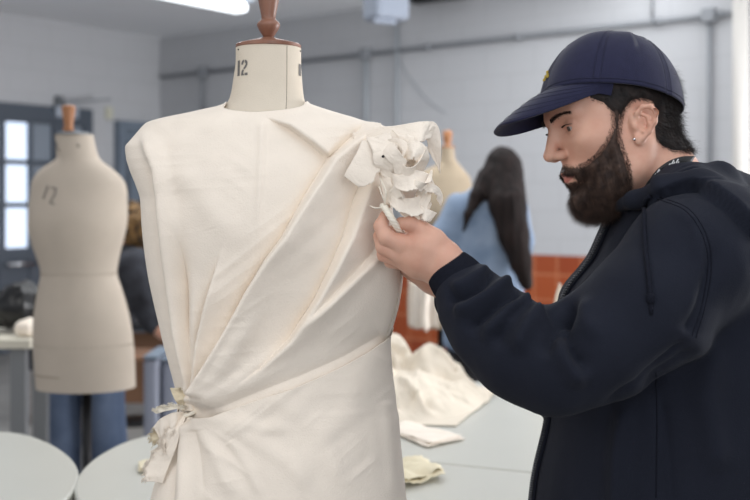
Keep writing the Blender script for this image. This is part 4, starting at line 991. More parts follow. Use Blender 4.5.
# lashes and brows
def sample_on(maskf, n, cond=None):
    idx = np.where(maskf)[0]; a = hF[idx]
    ar = np.linalg.norm(np.cross(hW[a[:, 1]] - hW[a[:, 0]], hW[a[:, 3]] - hW[a[:, 0]]), axis=1); p = ar / ar.sum()
    k = RNG.choice(len(idx), n, p=p); w = RNG.dirichlet((1, 1, 1, 1), n); a = a[k]
    return (hW[a] * w[..., None]).sum(1), hNW[a[:, 0]], (hV[a] * w[..., None]).sum(1), idx[k]
def onhead(fwd, s, u, off=0.0):
    o = HV(fwd + 0.06, s, u); hit = TH.ray_cast(o, -_f); return (hit[0] + _f * off) if hit[0] else HV(fwd, s, u)
for s in (1, -1):
    pts = []; dirs = []; ln = []
    for i in range(330):
        t = random.random(); sS = s * (0.010 + 0.040 * t); uu = 0.0335 + 0.0065 * math.sin(t * 2.4) + random.gauss(0, 0.0017 * (1.1 - 0.6 * t))
        p = onhead(0.09, sS, uu, -0.0003); pts.append(list(p)); d = _l * s * (0.9) + _u * (0.45 - 0.8 * t) + _f * 0.25 + Vector((random.gauss(0, .15), random.gauss(0, .15), random.gauss(0, .15))); dirs.append(list(d)); ln.append(random.uniform(.005, .009))
    strands('eyebrow', np.array(pts), np.array(dirs), ln, 0.00032, M['hair'], man, bend=(0, 0, -0.1), segs=2)
    pts = []; dirs = []; ln = []
    for i in range(70):
        t = i / 69; sS = s * (0.020 + 0.0245 * t); uu = 0.0215 + 0.0015 * math.sin(t * 3.14)
        p = HV(0.0765 + 0.0140 * math.cos((t - 0.45) * 1.5), sS, uu - 0.0005); pts.append(list(p)); d = _f * 1.0 + _l * s * (0.2 + 0.8 * (t - 0.2)) - _u * 0.25; dirs.append(list(d)); ln.append(.006)
    strands('eyelashes', np.array(pts), np.array(dirs), ln, 0.0006, M['pupil'], man, bend=(0, 0, 0.25), segs=2)
# beard, moustache and hair: a thin shell plus strands
def region(polys, extra=None):
    inside = np.zeros(len(mpx), bool); dist = np.zeros(len(mpx))
    for pl in polys:
        i_ = poly_in(mpx, mpy, pl); d, _ = poly_dist(mpx, mpy, pl + [pl[0]]); dist = np.where(i_, np.maximum(dist, np.abs(d)), dist); inside |= i_
    if extra is not None: inside &= extra
    return inside, dist * inside
def hairy(name, inside, dist, mat, lenf, dirf, n, rad, bend, shell=0.5, curl=0.15, fade=9.0, sh_in=1.0):
    fmask = inside[hF].all(1); smask = fmask & (dist[hF].min(1) > sh_in); t = np.clip(dist / fade, 0, 1); L = lenf(hV) * t
    off = -0.0012 + 0.0024 * t + shell * L * (0.85 + 0.5 * fbm(hV[:, 0] * 160, hV[:, 1] * 160, hV[:, 2] * 160, 2))
    D = dirf(hV, hNW); D = D / np.linalg.norm(D, axis=1)[:, None]; Vs = hW + hNW * off[:, None] * 0.7 + D * off[:, None] * 0.5
    used = np.unique(hF[smask]); rm = np.full(len(hV), -1); rm[used] = np.arange(len(used)); A = (Vs[used], rm[hF[smask]], 0)
    pts, nr, loc, fi = sample_on(fmask, n); tt = t[hF[fi]].mean(1); Lh = lenf(loc); Dh = dirf(loc, nr); Dh = Dh / np.linalg.norm(Dh, axis=1)[:, None]
    sv, sf = strands('', pts - nr * 0.0005, Dh + RNG.normal(size=Dh.shape) * 0.28, (0.35 + 0.65 * tt) * Lh * RNG.uniform(0.6, 1.2, len(Lh)), rad, None, None, bend=bend, curl=curl, add=1)
    a, b, c = join_meshes([A, (sv, sf, 0)]); return mesh_obj(name, a, b, mat, man)
neckcut = (hV[:, 2] > -0.125) & ((hV[:, 0] > 0.0) | (hV[:, 2] > -0.085))
BEARD = [[(608, 96), (625, 96), (624, 118), (622, 138), (629, 156), (633, 176), (631, 196), (618, 210), (600, 236), (566, 236), (548, 214), (552, 189), (558, 184), (566, 182), (574, 181), (580, 178), (578, 174), (566, 171), (552, 170), (548, 164), (560, 163), (574, 164), (584, 161), (595, 152), (604, 140), (610, 126)]]
ins, dst = region(BEARD, neckcut)
def blen(v):
    ch = np.clip((-v[:, 2] - 0.055) / 0.05, 0, 1) * np.clip((v[:, 0] + 0.01) / 0.05, 0, 1)
    m_ = np.clip((-v[:, 2] - 0.0) / 0.06, 0, 1); mous = (v[:, 2] > -0.045) & (v[:, 0] > 0.085)
    return np.where(mous, 0.006, 0.005 + 0.005 * m_ + 0.009 * ch)
def bdir(v, n):
    return n * 0.75 + np.array(list(-_u)) * 0.85 + np.array(list(_f)) * 0.15 * np.clip(v[:, :1] / 0.08, 0, 1)
hairy('beard', ins, dst, M['beard'], blen, bdir, 26000, 0.00022, (0.1, 0, -0.25), shell=0.22, curl=0.35, fade=9, sh_in=5.0)
HAIR = [[(588, 60), (700, 60), (700, 146), (686, 152), (672, 152), (660, 146), (654, 138), (653, 126), (655, 112), (652, 103), (642, 100), (632, 102), (626, 110), (622, 118), (610, 112), (602, 104), (588, 99)]]
ins, dst = region(HAIR, (hV[:, 0] < 0.06) & (hV[:, 2] < 0.075) & ((np.abs(hV[:, 1]) < 0.0782) | (hV[:, 0] > 0.008) | (hV[:, 0] < -0.04) | (hV[:, 2] > 0.035)))
def hdir(v, n): return n * 0.30 - np.array(list(_u)) * 0.9 - np.array(list(_f)) * 0.45
hairy('hair', ins, dst, M['hair'], lambda v: 0.010 + 0.012 * np.clip(-(v[:, 0] + 0.02) / 0.06, 0, 1), hdir, 14000, 0.0003, (0.05, 0, -0.1), shell=0.12, curl=0.2, fade=6)
MOU = [[(544, 164), (553, 166), (566, 165), (580, 166), (590, 174), (586, 186), (580, 184), (575, 178), (564, 175), (546, 175)]]
ins, dst = region(MOU, (hV[:, 0] > 0.06) & (hV[:, 2] > -0.062))
hairy('moustache', ins, dst, M['beard'], lambda v: 0.007 + 0 * v[:, 0], lambda v, n: n * 0.45 - np.array(list(_u)) * 0.9 + np.sign(v[:, 1:2]) * np.array(list(_l)) * 0.4, 2600, 0.00024, (0.05, 0, -0.2), shell=0.1, curl=0.2, fade=2.5, sh_in=2.0)
# earring
er = MB(); c = toPx(np.array(H((-0.006, 0.086, -0.026)))); hit = cast(TH, 634, 139.5) or HV(-0.006, 0.086, -0.026)
er.lathe(hit + Vector((0, -0.0015, -0.002)), [(0.0008, -0.0005), (0.0024, 0.001), (0.0026, 0.002), (0.0024, 0.003), (0.0008, 0.0045)], 12); er.build('earring', M['chrome'], man, True)

# ---- cap
CPHI = math.radians(-6)
_zc = Matrix.Rotation(math.radians(5), 3, _f0) @ _z1
if _zc.y < _z1.y: _zc = Matrix.Rotation(math.radians(-5), 3, _f0) @ _z1
_lc = _zc.cross(_f0).normalized()
cu = (_z1 * math.cos(CPHI) + _f0 * math.sin(CPHI)); cf = (_f0 * math.cos(CPHI) - _z1 * math.sin(CPHI))
cu = _zc * math.cos(CPHI) + _f0 * math.sin(CPHI); cf = _f0 * math.cos(CPHI) - _zc * math.sin(CPHI)
CO = P(611.5, 103, 1.6)
def CP(f, s, u): return CO + cf * f + _lc * s + cu * u
A_, B_, HC = 0.110, 0.088, 0.107
nt, nr_ = 120, 44; V = []
for i in range(nr_ + 1):
    t = i / nr_; ph = t * math.pi / 2
    cr = max(math.cos(ph), 0) ** 0.62; up = math.sin(ph) ** 1.05
    for j in range(nt):
        a = 2 * math.pi * j / nt; ca, sa = math.cos(a), math.sin(a)
        if ca > 0: ca, sa = math.copysign(abs(ca) ** 0.9, ca), math.copysign(abs(sa) ** 0.86, sa)
        fr_ = A_ * (1.0 if ca > 0 else 1.02); seam = 0.0012 * math.exp(-((((a / (math.pi / 3)) + 0.5) % 1 - 0.5) / 0.03) ** 2) * min(1, cr * 2)
        dent = 0.003 * float(vnoise(ca * 2.2 + 5, sa * 2.2, t * 3)) * (0.3 + t)
        fx = (fr_ * cr - seam + dent) * ca - 0.010 * up * (1 if ca > 0 else 0.2); sy = (B_ * cr - seam + dent) * sa
        hgt = HC * up * (1 - 0.10 * max(0, -ca) * cr) - (0.006 * (1 - t) * max(0, -ca))
        V.append(CP(fx, sy, hgt))
Fa = [(i*nt+j, i*nt+(j+1) % nt, (i+1)*nt+(j+1) % nt, (i+1)*nt+j) for i in range(nr_) for j in range(nt)]
capo = mesh_obj('cap', [list(v) for v in V], Fa, M['cap'], man); m = capo.modifiers.new('solid', 'SOLIDIFY'); m.thickness = 0.002
MB().lathe(CP(-0.010, 0, HC - 0.001), [(0.006, 0), (0.007, 0.0015), (0.006, 0.004), (0.002, 0.005)], 16).build('cap_button', M['cap'], capo, True)
for k in range(6):
    a = math.pi / 3 * k; pts = []
    for off in (-1, 1):
        pts = []
        for i in range(0, nr_ - 2, 1):
            v = Vector(V[i * nt + (int(round(a / (2 * math.pi) * nt)) + off) % nt]); n = (v - CP(0, 0, 0.02)).normalized(); pts.append(v + n * 0.0008)
        MB().tube(pts, 0.00035, 4).build('cap_stitching', M['stitch'], capo, True)
bandpts = [Vector(V[2 * nt + j]) + (Vector(V[2 * nt + j]) - CO).normalized() * 0.0008 for j in range(nt)] 
MB().tube(bandpts + [bandpts[0]], 0.0004, 4).build('cap_stitching', M['stitch'], capo, True)
Vv = []; nu, nv = 48, 24
for i in range(nu):
    s = -1 + 2 * i / (nu - 1); sS = B_ * 0.93 * math.sin(s * math.pi / 2 * 0.98); f0 = A_ * math.sqrt(max(0, 1 - (sS / B_) ** 2)) - 0.008
    fo = 0.0 + (A_ + 0.072) * (1 - abs(math.sin(s * 1.535)) ** 3.2) ** 0.5 + 0.0 if abs(s) < 1 else f0
    for j in range(nv):
        v = j / (nv - 1); f_ = f0 + (max(fo, f0 + 0.001) - f0) * v; ss = sS * (1 - 0.10 * v)
        drop = 0.60 * max(0.0, f_ - (A_ - 0.055)) * (v ** 0.6) * 0.95 + 5.2 * ss * ss * v ** 0.7
        Vv.append(list(CP(f_, ss, 0.012 - drop)))
br = mesh_obj('cap_brim', Vv, grid_faces(nu, nv), M['cap'], capo); m = br.modifiers.new('solid', 'SOLIDIFY'); m.thickness = 0.003
for rr in (0.25, 0.4, 0.55, 0.7, 0.85, 0.97):
    pts = []
    for i in range(2, nu - 2):
        a = np.array(Vv[i * nv + int(rr * (nv - 1))]); pts.append(Vector(a) + cu * 0.0010)
    MB().tube(pts, 0.0003, 4).build('brim_stitching', M['stitch'], br, True)
badge = MB(); 
for (s, u) in ((0.0, 0.028), (0.004, 0.034), (-0.004, 0.034), (0.0, 0.040), (0.008, 0.030), (-0.008, 0.030)):
    badge.box(CP(A_ * 0.955 - 0.2 * (u - 0.02), s - 0.010, u), (0.003, 0.005, 0.004), Matrix([list(cf), list(_l), list(cu)]).transposed())
badge.build('cap_badge', M['badge'], capo)

# ---- hoodie
Yt = 1.60; kt = Yt / F
zz = [0.78, 0.86, 0.92, 1.02, 1.10, 1.20, 1.27, 1.33, 1.375, 1.405]
fx = [532, 531, 534, 548, 554, 562, 594, 612, 632, 650]; bx = [790, 796, 800, 804, 806, 806, 796, 772, 736, 708]
cxs = [((a + b) / 2 - 375) * kt for a, b in zip(fx, bx)]; axs = [(b - a) / 2 * kt for a, b in zip(fx, bx)]
byy = [0.18, 0.19, 0.19, 0.195, 0.20, 0.205, 0.205, 0.17, 0.12, 0.085]
g = SDF((P(428, 0, 1.4).x, 1.26, 0.76), (0.72, 1.90, 1.50), 0.0042)
g.loft(zz, cxs, [Yt] * len(zz), axs, byy, k=0.0, pw=2.2)
sl = [P(718, 240, 1.45), P(692, 260, 1.43), P(648, 310, 1.40), P(602, 345, 1.39), P(556, 363, 1.385), P(516, 350, 1.40), P(490, 325, 1.42), P(471, 301, 1.44), P(466, 293, 1.445)]
g.chain(sl, [.078, .088, .082, .074, .066, .060, .056, .047, .038], 0.020)
sf_ = [P(690, 255, 1.76), P(548, 376, 1.70), P(500, 335, 1.65), P(470, 308, 1.61), P(458, 300, 1.595)]
g.chain(sf_, [.080, .057, .050, .040, .036], 0.02)
# rolled collar / hood lying on the shoulders
nearh = [P(617, 207, 1.55), P(634, 200, 1.50), P(660, 194, 1.47), P(700, 192, 1.46), P(745, 214, 1.47), P(790, 238, 1.53), P(806, 246, 1.62)]
farh = [Vector((p.x, 3.2 - p.y, p.z)) for p in nearh]
rr_ = [0.009, 0.012, 0.018, 0.024, 0.034, 0.045, 0.05]
g.chain(nearh, rr_, 0.012); g.chain(farh, rr_, 0.012)
g.chain([P(672, 197, 1.5), P(696, 188, 1.50), P(718, 179, 1.54), P(742, 192, 1.6)], [0.010, .019, .024, .030], 0.012)
# neck opening
g.cone(H((-0.02, 0, 0.0)), 0.052, H((-0.058, 0, -0.115)), 0.060, 0.008, sub=True)
gV, gF = g.mesh(2); gN = vnormals(gV, gF); px_, py_ = toPx(gV); facing = 1.7 * np.clip(-gN[:, 1] * 2.5, 0, 1) * (gV[:, 1] < 1.6)
D = 0.0022 * fbm(gV[:, 0] * 16, gV[:, 1] * 16, gV[:, 2] * 16)
for (pts, kind, A, w, tp) in (
    ([(648, 197), (668, 192), (694, 186), (714, 196), (732, 210), (765, 246)], 'pleat', 0.010, 22, (0.1, 0.05)),
    ([(446, 300), (462, 296), (482, 284), (500, 266)], 'groove', 0.010, 5, (0.1, 0.1)),
    ([(448, 289), (464, 284), (480, 274), (492, 262)], 'ridge', 0.006, 6, (0.2, 0.1)),
    ([(450, 312), (468, 308), (492, 294), (512, 278)], 'ridge', 0.010, 7, (0.2, 0.1)),
    ([(462, 330), (478, 322), (498, 304), (524, 292)], 'groove', 0.010, 6, (0.2, 0.1)),
    ([(500, 352), (500, 336), (508, 318), (528, 302)], 'groove', 0.008, 6, (0.3, 0.1)),
    ([(480, 345), (490, 330), (512, 308), (530, 298)], 'ridge', 0.009, 8, (0.3, 0.1)),
    ([(520, 358), (520, 340), (530, 322), (546, 308)], 'ridge', 0.009, 9, (0.3, 0.1)),
    ([(568, 306), (556, 318), (550, 338), (548, 362)], 'groove', 0.012, 7, (0.0, 0.3)),
    ([(566, 304), (566, 330), (574, 356), (592, 376)], 'groove', 0.014, 7, (0.0, 0.3)),
    ([(560, 330), (562, 352), (576, 374), (590, 386)], 'ridge', 0.010, 10, (0.3, 0.3)),
    ([(582, 292), (586, 320), (600, 345)], 'ridge', 0.006, 10, (0.3, 0.4)),
    ([(700, 345), (660, 375), (640, 395)], 'groove', 0.006, 8, (0.3, 0.3)),
    ([(628, 400), (618, 450), (616, 500)], 'ridge', 0.008, 9, (0.2, 0.0)),
    ([(660, 390), (668, 450), (672, 500)], 'groove', 0.006, 9, (0.2, 0.0)),
    ([(716, 330), (706, 400), (720, 480)], 'ridge', 0.007, 14, (0.2, 0.2)),
    ([(664, 204), (694, 222), (702, 262), (688, 330)], 'ridge', 0.003, 8, (0.2, 0.2)),
    ([(716, 236), (700, 300), (686, 336)], 'groove', 0.006, 7, (0.3, 0.1)),
    ([(690, 337), (640, 382), (600, 408)], 'groove', 0.006, 5, (0.2, 0.2))):
    D = D + fold(px_, py_, pts, kind, A, w, taper=tp, side=-1, w2=8) * facing
gV = gV + gN * D[:, None]
hoodie = mesh_obj('hoodie', gV, gF, M['hoodie'], man); TG = bvh(gV, gF)
def trail(pts, n, off=0.001):
    out = []
    for c in crom(pts, n):
        h = cast(TG, c[0], c[1], off)
        if h is not None: out.append(h)
    return out
for pts in ([(658, 199), (686, 211), (703, 236), (708, 266), (702, 305), (692, 336)], [(660, 197), (689, 209), (706.5, 235), (711.5, 266), (705.5, 306), (696, 338)], [(600, 412), (590, 450), (588, 498)] if False else [(656, 372), (657, 420), (656, 498)]):
    t_ = trail(pts, 40, 0.0004); MB().tube(t_, 0.0008, 5).build('hoodie_seam', M['rib'], hoodie, True)
# cuff
def ribbed_ring(name, a, b, r0, r1, flat, n=72):
    a, b = Vector(a), Vector(b); d = (b - a).normalized(); up = Vector((0, 1, 0)); up = (up - d * up.dot(d)).normalized(); q = d.cross(up); V = []; m_ = 14
    for i in range(m_):
        t = i / (m_ - 1); c = a.lerp(b, t); r = r0 + (r1 - r0) * t + 0.0035 * math.sin(math.pi * t) ** 0.5
        for k in range(n * 2):
            al = math.pi * k / n; rr = r + (0.0008 if k % 2 else 0); V.append(c + up * math.cos(al) * rr * flat + q * math.sin(al) * rr)
    o = mesh_obj(name, [list(v) for v in V], grid_faces(m_, n * 2, True), M['rib'], hoodie); s = o.modifiers.new('s', 'SOLIDIFY'); s.thickness = 0.003; return o
ribbed_ring('cuff', P(466, 290, 1.445), P(446, 267, 1.46), 0.037, 0.031, 0.92)
ribbed_ring('cuff', P(470, 302, 1.60), P(450, 288, 1.585), 0.034, 0.029, 0.92)
# draw cord, hanging from the collar over the chest
cp_ = trail([(650, 196), (645, 202), (644, 220), (645, 245), (648, 270), (650.5, 296)], 40, 0.004)
if len(cp_) > 3:
    dc = MB().tube(cp_, 0.0032, 8).build('draw_cord', M['rib'], hoodie, True)
    e = cp_[-1]; k = MB().tube([e + Vector((0, 0, .004)), e, e - Vector((0, 0, .006)), e - Vector((0, 0, .010))], [.003, .0052, .0052, .003], 10).tube([e - Vector((0, 0, .008)), e - Vector((-0.001, 0, .024))], [.0028, .0026], 8); k.build('cord_knot', M['rib'], dc, True)
# zip down the front
zp = []; zV = []
for i in range(150):
    z = 0.80 + (1.352 - 0.80) * i / 149
    x = float(mono([z], zz, cxs)[0] - mono([z], zz, axs)[0]); zp.append(Vector((x, Yt - 0.012, z)))
TGn = TG
zp2 = []
for p in zp:
    h = TGn.ray_cast(Vector((p.x - 0.03, p.y, p.z)), Vector((1, 0, 0)))
    zp2.append(Vector((h[0].x if h[0] and h[0].x < p.x + 0.05 else p.x, p.y, p.z)))
xs = np.array([p.x for p in zp2]); xs = np.convolve(np.pad(xs, 4, 'edge'), np.ones(9) / 9, 'valid'); zp2 = [Vector((x - 0.002, p.y, p.z)) for x, p in zip(xs, zp2)]
zt_ = MB()
for a, b in zip(zp2[:-1], zp2[1:]): zt_.bar(a, b, 0.022, 0.003)
zo = zt_.build('zip', M['rib'], hoodie); tt = MB()
for i in range(0, 149):
    for e in (0.5,):
        p = zp2[i].lerp(zp2[i + 1], e) - Vector((0.0035, 0, 0)); tt.box(p, (0.006, 0.006, 0.0020))
tt.build('zip_teeth', M['zip'], zo)
# lanyard round the neck
ly = []
for c in crom([(647, 184), (655, 175), (666, 167), (679, 162.5), (692, 162)], 24):
    h = cast(TH, c[0], c[1], 0.003); ly.append(h if h is not None else P(c[0], c[1], 1.545))
lw = Vector((0.010, 0, 0.012)); V = []
for i, p in enumerate(ly):
    V += [p - Vector((0.004, 0, 0.006)), p + Vector((0.005, 0.002, 0.009))]
lan = mesh_obj('lanyard', [list(v) for v in V], [(2*i, 2*i+1, 2*i+3, 2*i+2) for i in range(len(ly) - 1)], M['lanyard'], man); m = lan.modifiers.new('s', 'SOLIDIFY'); m.thickness = 0.0015; m.offset = 0
pr = MB()
for i, (a, b) in enumerate(((6, 0.3), (7, 0.6), (8, 0.35), (13, 0.4), (14, 0.65), (15, 0.4), (16, 0.6), (17, .3))):
    p0, p1 = Vector(V[2 * a]), Vector(V[2 * a + 1]); c = p0.lerp(p1, b) + Vector((0, -0.0012, 0)); pr.bar(c - (p1 - p0) * 0.2, c + (p1 - p0) * 0.2, 0.0014, 0.0014)
pr.build('printed_mark', M['white_print'], lan)
# trousers and shoes
g = SDF((0.2, 1.36, 0.04), (0.68, 1.84, 1.0), 0.01)
g.ell((0.45, 1.6, 0.92), (0.14, 0.17, 0.12), 0.0)
both(lambda s: g.chain([(0.44, 1.6 - s * 0.09, 0.88), (0.42, 1.6 - s * 0.10, 0.50), (0.46, 1.6 - s * 0.11, 0.10)], [0.105, 0.080, 0.065], 0.03))
a, b = g.mesh(2); mesh_obj('trousers', a, b, M['trousers'], man)
for s in (1, -1):
    g = SDF((0.28, 1.6 - s * 0.11 - 0.08, -0.01), (0.58, 1.6 - s * 0.11 + 0.08, 0.14), 0.006)
    g.chain([(0.48, 1.6 - s * 0.11, 0.055), (0.36, 1.6 - s * 0.11, 0.045)], [0.052, 0.044], 0.01)
    g.op(lambda X, Y, Z: -Z, (0.2, 1.3, -0.1), (0.6, 1.9, 0.0), 0.004, sub=False) if False else None
    a, b = g.mesh(1); a[:, 2] = np.maximum(a[:, 2], 0.0); mesh_obj('shoe', a, b, M['shoe'], man)

# ================================================================ the person with long hair
Yw = 4.2
def w_(x, y, d=0.0): return P(x, y, Yw + d)
def simple_head(g, c, r=0.085): g.ell(c, (r * 0.92, r * 1.1, r * 1.28), 0.0)
g = SDF(w_(425, 330) - Vector((0.1, 0.35, 1.2)), w_(560, 140) + Vector((0.05, 0.35, 0.05)), 0.014)
hc = w_(504, 176); g.ell(hc, (0.058, 0.08, 0.09), 0.0)
g.chain([hc - Vector((0, 0, 0.08)), w_(494, 205), w_(490, 260), w_(488, 320)], [0.045, 0.08, 0.10, 0.11], 0.03)
zf = 0.0
both(lambda s: g.chain([w_(488 + 18 * s, 330), Vector((w_(488 + 18 * s, 330).x, Yw, 0.45)), Vector((w_(488 + 18 * s, 330).x, Yw, 0.07))], [0.09, 0.06, 0.045], 0.02))
both(lambda s: g.cone(Vector((w_(488 + 18 * s, 330).x, Yw, 0.05)), 0.045, Vector((w_(488 + 18 * s, 330).x, Yw + 0.13, 0.042)), 0.036, 0.01))
g.chain([w_(455, 212), w_(446, 262, -.02), w_(456, 292, .2)], [0.05, 0.04, 0.03], 0.02); g.chain([w_(512, 215), w_(516, 262), w_(503, 285, .25)], [0.035, 0.03, 0.028], 0.01)
a, b = g.mesh(2); woman = mesh_obj('person', a, b, M['skin']); tag(woman, 'person with very long dark hair in a pale blue denim jacket, seen from behind', 'person')
g = SDF(w_(425, 330) - Vector((0.05, 0.35, 0.2)), w_(560, 175) + Vector((0.05, 0.35, 0.05)), 0.010)
zc = [w_(0, y).z for y in (345, 320, 280, 240, 215, 200, 192, 186)]; cxx = [w_(x, 0).x for x in (484, 484, 484, 485, 485, 487, 490, 494)]
g.loft(zc, cxx, [Yw] * 8, [.175, .17, .155, .15, .15, .14, .11, .07], [.14, .135, .13, .125, .12, .10, .08, .07], k=0)
g.chain([w_(458, 206), w_(446, 236, -.02), w_(443, 268, -.02), w_(454, 294, .15)], [0.06, 0.062, 0.058, 0.045], 0.02); g.chain([w_(514, 208), w_(520, 240), w_(518, 275, .05), w_(508, 290, .2)], [0.06, 0.058, 0.055, 0.045], 0.02)
g.chain([w_(474, 192, .02), w_(492, 188, .08), w_(508, 194, .02)], [0.03, 0.03, 0.03], 0.02)
a, b = g.mesh(2); n = vnormals(a, b); a = a + n * (0.012 * fbm(a[:, 0] * 9, a[:, 1] * 9, a[:, 2] * 9))[:, None]; jk = mesh_obj('denim_jacket', a, b, M['denim'], woman)
g = SDF(w_(470, 300) - Vector((0.05, 0.3, 0)), w_(560, 140) + Vector((0.05, 0.25, 0.05)), 0.008)
g.ell(w_(503, 174, -0.01), (0.080, 0.105, 0.112), 0.0)
g.chain([w_(504, 182, -.06), w_(508, 205, -.13), w_(514, 235, -.16), w_(521, 262, -.17), w_(527, 284, -.165)], [0.078, 0.072, 0.058, 0.042, 0.026], 0.02)
g.chain([w_(488, 180, -.04), w_(477, 196, -.10), w_(468, 215, -.14), w_(463, 232, -.14)], [0.05, 0.03, 0.014, 0.006], 0.02)
a, b = g.mesh(2); n = vnormals(a, b); a = a + n * (0.003 * fbm(a[:, 0] * 70, a[:, 1] * 70, a[:, 2] * 3))[:, None]; mesh_obj('long_hair', a, b, M['hair_long'], woman)
g = SDF(w_(425, 360) - Vector((0.1, 0.35, 1.0)), w_(560, 315) + Vector((0.05, 0.35, 0.0)), 0.014)
g.ell(w_(488, 335), (0.16, 0.13, 0.11), 0.0)
both(lambda s: g.chain([w_(488 + 18 * s, 335), Vector((w_(488 + 18 * s, 330).x, Yw, 0.45)), Vector((w_(488 + 18 * s, 330).x, Yw, 0.10))], [0.10, 0.075, 0.06], 0.02))
a, b = g.mesh(2); mesh_obj('trousers', a, b, M['trousers'], woman)
# paler patch of fabric held at the sleeve
folded('white_cloth_scrap', [(w_(506, 0).x, Yw - 0.0), (w_(518, 0).x, Yw - 0.0), (w_(518, 0).x, Yw + .05), (w_(506, 0).x, Yw + .05)], 1, M['fray'], '') if False else None

# ================================================================ the person bending behind the left form
Yb = 4.35
def b_(x, y, d=0.0): return P(x, y, Yb + d)
g = SDF((b_(20, 0).x - 0.05, Yb - 0.35, -0.01), (b_(175, 0).x, Yb + 0.4, b_(0, 205).z), 0.014)
leg = [[b_(56, 335), b_(58, 385), b_(60, 440), Vector((b_(62, 0).x, Yb, 0.06))], [b_(100, 335), b_(103, 385), b_(108, 440), Vector((b_(110, 0).x, Yb, 0.06))]]
for L in leg: g.chain(L, [0.09, 0.07, 0.05, 0.04], 0.02); g.cone(Vector((L[3].x, Yb, 0.045)), 0.044, Vector((L[3].x + 0.13, Yb, 0.04)), 0.035, 0.01)
g.chain([b_(80, 330), b_(105, 290), b_(130, 262), b_(138, 245), b_(140, 235)], [0.13, 0.11, 0.09, 0.05, 0.06], 0.04); g.ell(b_(139, 234), (0.085, 0.085, 0.105), 0.02)
g.chain([b_(136, 268, -.14), b_(146, 300, -.16), b_(158, 328, -.18), b_(164, 334, -.18)], [0.045, 0.038, 0.028, 0.03], 0.02)
a, b = g.mesh(2); bent = mesh_obj('person', a, b, M['skin']); tag(bent, 'person in blue jeans and dark top bending over behind the left dress form', 'person')
g = SDF((b_(20, 0).x - 0.05, Yb - 0.3, 0.05), (b_(140, 0).x, Yb + 0.3, b_(0, 310).z), 0.012)
g.ell(b_(80, 345), (0.19, 0.14, 0.12), 0)
for L in leg: g.chain([L[0] - Vector((0, 0, 0.02)), L[1], L[2], L[3] + Vector((0, 0, 0.06))], [0.105, 0.088, 0.078, 0.07], 0.015)
a, b = g.mesh(2); n = vnormals(a, b); a = a + n * (0.008 * fbm(a[:, 0] * 12, a[:, 1] * 12, a[:, 2] * 12))[:, None]; mesh_obj('jeans', a, b, M['jeans'], bent)
g = SDF((b_(20, 0).x - 0.05, Yb - 0.4, b_(0, 372).z), (b_(178, 0).x, Yb + 0.35, b_(0, 225).z), 0.010)
g.chain([b_(78, 330), b_(102, 295), b_(128, 272), b_(136, 258)], [0.165, 0.155, 0.13, 0.08], 0.04)
g.chain([b_(134, 268, -.14), b_(146, 298, -.16), b_(154, 322, -.18)], [0.075, 0.06, 0.045], 0.02)
g.chain([b_(50, 300), b_(38, 330), b_(36, 372)], [0.06, 0.04, 0.03], 0.02)
a, b = g.mesh(2); n = vnormals(a, b); a = a + n * (0.012 * fbm(a[:, 0] * 10, a[:, 1] * 10, a[:, 2] * 10))[:, None]; mesh_obj('dark_top', a, b, M['patterned'], bent)
g = SDF(b_(115, 262) - Vector((0, .25, 0)), b_(165, 205) + Vector((0, .25, 0)), 0.008)
g.ell(b_(139, 229), (0.108, 0.108, 0.095), 0); a, b = g.mesh(1); n = vnormals(a, b); a = a + n * (0.03 * fbm(a[:, 0] * 28, a[:, 1] * 28, a[:, 2] * 28))[:, None]; mesh_obj('curly_hair', a, b, M['curly'], bent)

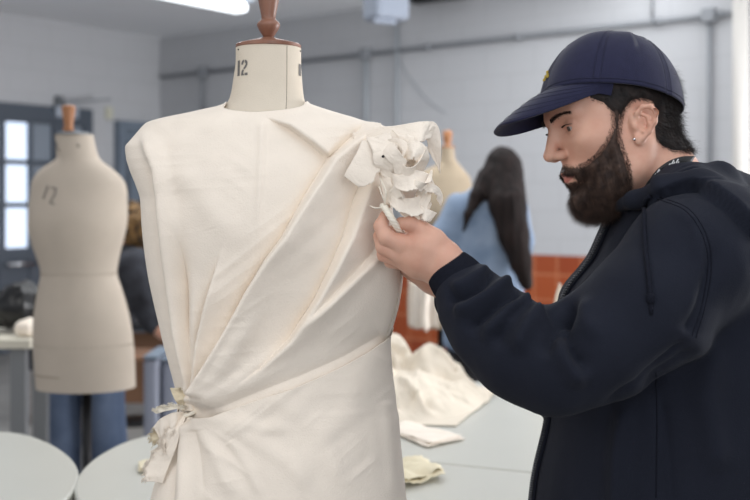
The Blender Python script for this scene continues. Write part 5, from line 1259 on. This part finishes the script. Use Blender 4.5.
# ================================================================ things round the left side
yb = 5.6
def c_(x, y, Y): return P(x, y, Y)
st = empty('stool', (P(140, 0, yb).x, yb, 0), 'brown wooden stool on thin black legs below the bending person', 'stool')
sx = P(136, 0, yb).x; sz = P(0, 352, yb).z
MB().lathe((sx, yb, sz - 0.03), [(0.15, 0), (0.16, 0.01), (0.16, 0.025), (0.15, 0.03)], 30).build('seat', M['stool_wood'], st, True)
for (u, v) in ((-1, -1), (1, -1), (1, 1), (-1, 1)): MB().tube([(sx + u * 0.10, yb + v * 0.10, sz - 0.03), (sx + u * 0.17, yb + v * 0.17, 0.0)], 0.012, 8).build('leg', M['black_metal'], st, True)
MB().lathe((sx, yb, 0.18), [(0.145, -0.006), (0.157, 0), (0.145, 0.006)], 30).build('foot_ring', M['black_metal'], st, True)
for i, (px0, px1, dd) in enumerate(((148, 163, 0.0), (165, 181, 0.02))):
    x0, x1 = P(px0, 0, 4.9).x, P(px1, 0, 4.9).x; top = P(0, 356 + 3 * i, 4.9).z
    b = MB().box(((x0 + x1) / 2, 4.95 + dd, top / 2), (x1 - x0, 0.32, top)); o = b.build('storage_box', M['box_blue'], bevel=0.02)
    rim = MB().box(((x0 + x1) / 2, 4.95 + dd, top + 0.008), ((x1 - x0) * 0.96, 0.33, 0.02)); rim.build('lid', M['locker_blue'], o, bevel=0.008)
    tag(o, ['tall grey-blue box on the floor, the left one beside the brown stool', 'tall grey-blue box on the floor, the right one partly hidden by the dress waist knot'][i], 'box', 'tall grey-blue boxes')
bench = empty('bench', (-1.35, 6.5, 0), 'long low dark bench far behind the bending person', 'bench')
MB().box((-1.35, 6.5, 0.60), (1.5, 0.4, 0.05)).build('bench_top', M['black'], bench, bevel=0.006)
for x in (-2.05, -0.65): MB().box((x, 6.5, 0.2875), (0.06, 0.36, 0.575)).build('leg', M['stool_wood'], bench)
MB().box((-1.35, 6.65, 0.3), (1.34, 0.03, 0.45)).build('back_panel', M['stool_wood'], bench)
# sewing things on the small table at the left edge
g = SDF(P(-30, 345, Y4) - Vector((0, 0.1, 0)), P(40, 285, Y4) + Vector((0, 0.5, 0)), 0.007); zb = z4 + 0.028
xx = P(8, 0, Y4).x
g.chain([(xx - 0.16, Y4 + .25, zb + .07), (xx - 0.02, Y4 + .22, zb + .10), (xx + 0.06, Y4 + .25, zb + .065)], [0.06, 0.085, 0.06], 0.03)
a, b = g.mesh(2); n = vnormals(a, b); a = a + n * (0.012 * fbm(a[:, 0] * 22, a[:, 1] * 22, a[:, 2] * 22))[:, None]; a[:, 2] = np.maximum(a[:, 2], zb); o = mesh_obj('bag', a, b, M['black_gloss'])
tag(o, 'shiny black crumpled bag on the small table at the left edge', 'bag')
g = SDF((xx - .02, Y4 - .02, zb - .01), (xx + .12, Y4 + .14, zb + .09), 0.005); g.ell((xx + .05, Y4 + .06, zb + .03), (.045, .04, .035), 0); a, b = g.mesh(2); n = vnormals(a, b); a = a + n * (0.008 * fbm(a[:, 0] * 40, a[:, 1] * 40, a[:, 2] * 40))[:, None]; a[:, 2] = np.maximum(a[:, 2], zb); o = mesh_obj('calico_wad', a, b, M['calico'])
tag(o, 'small crumpled cream cloth wad on the table in front of the black bag', 'fabric')
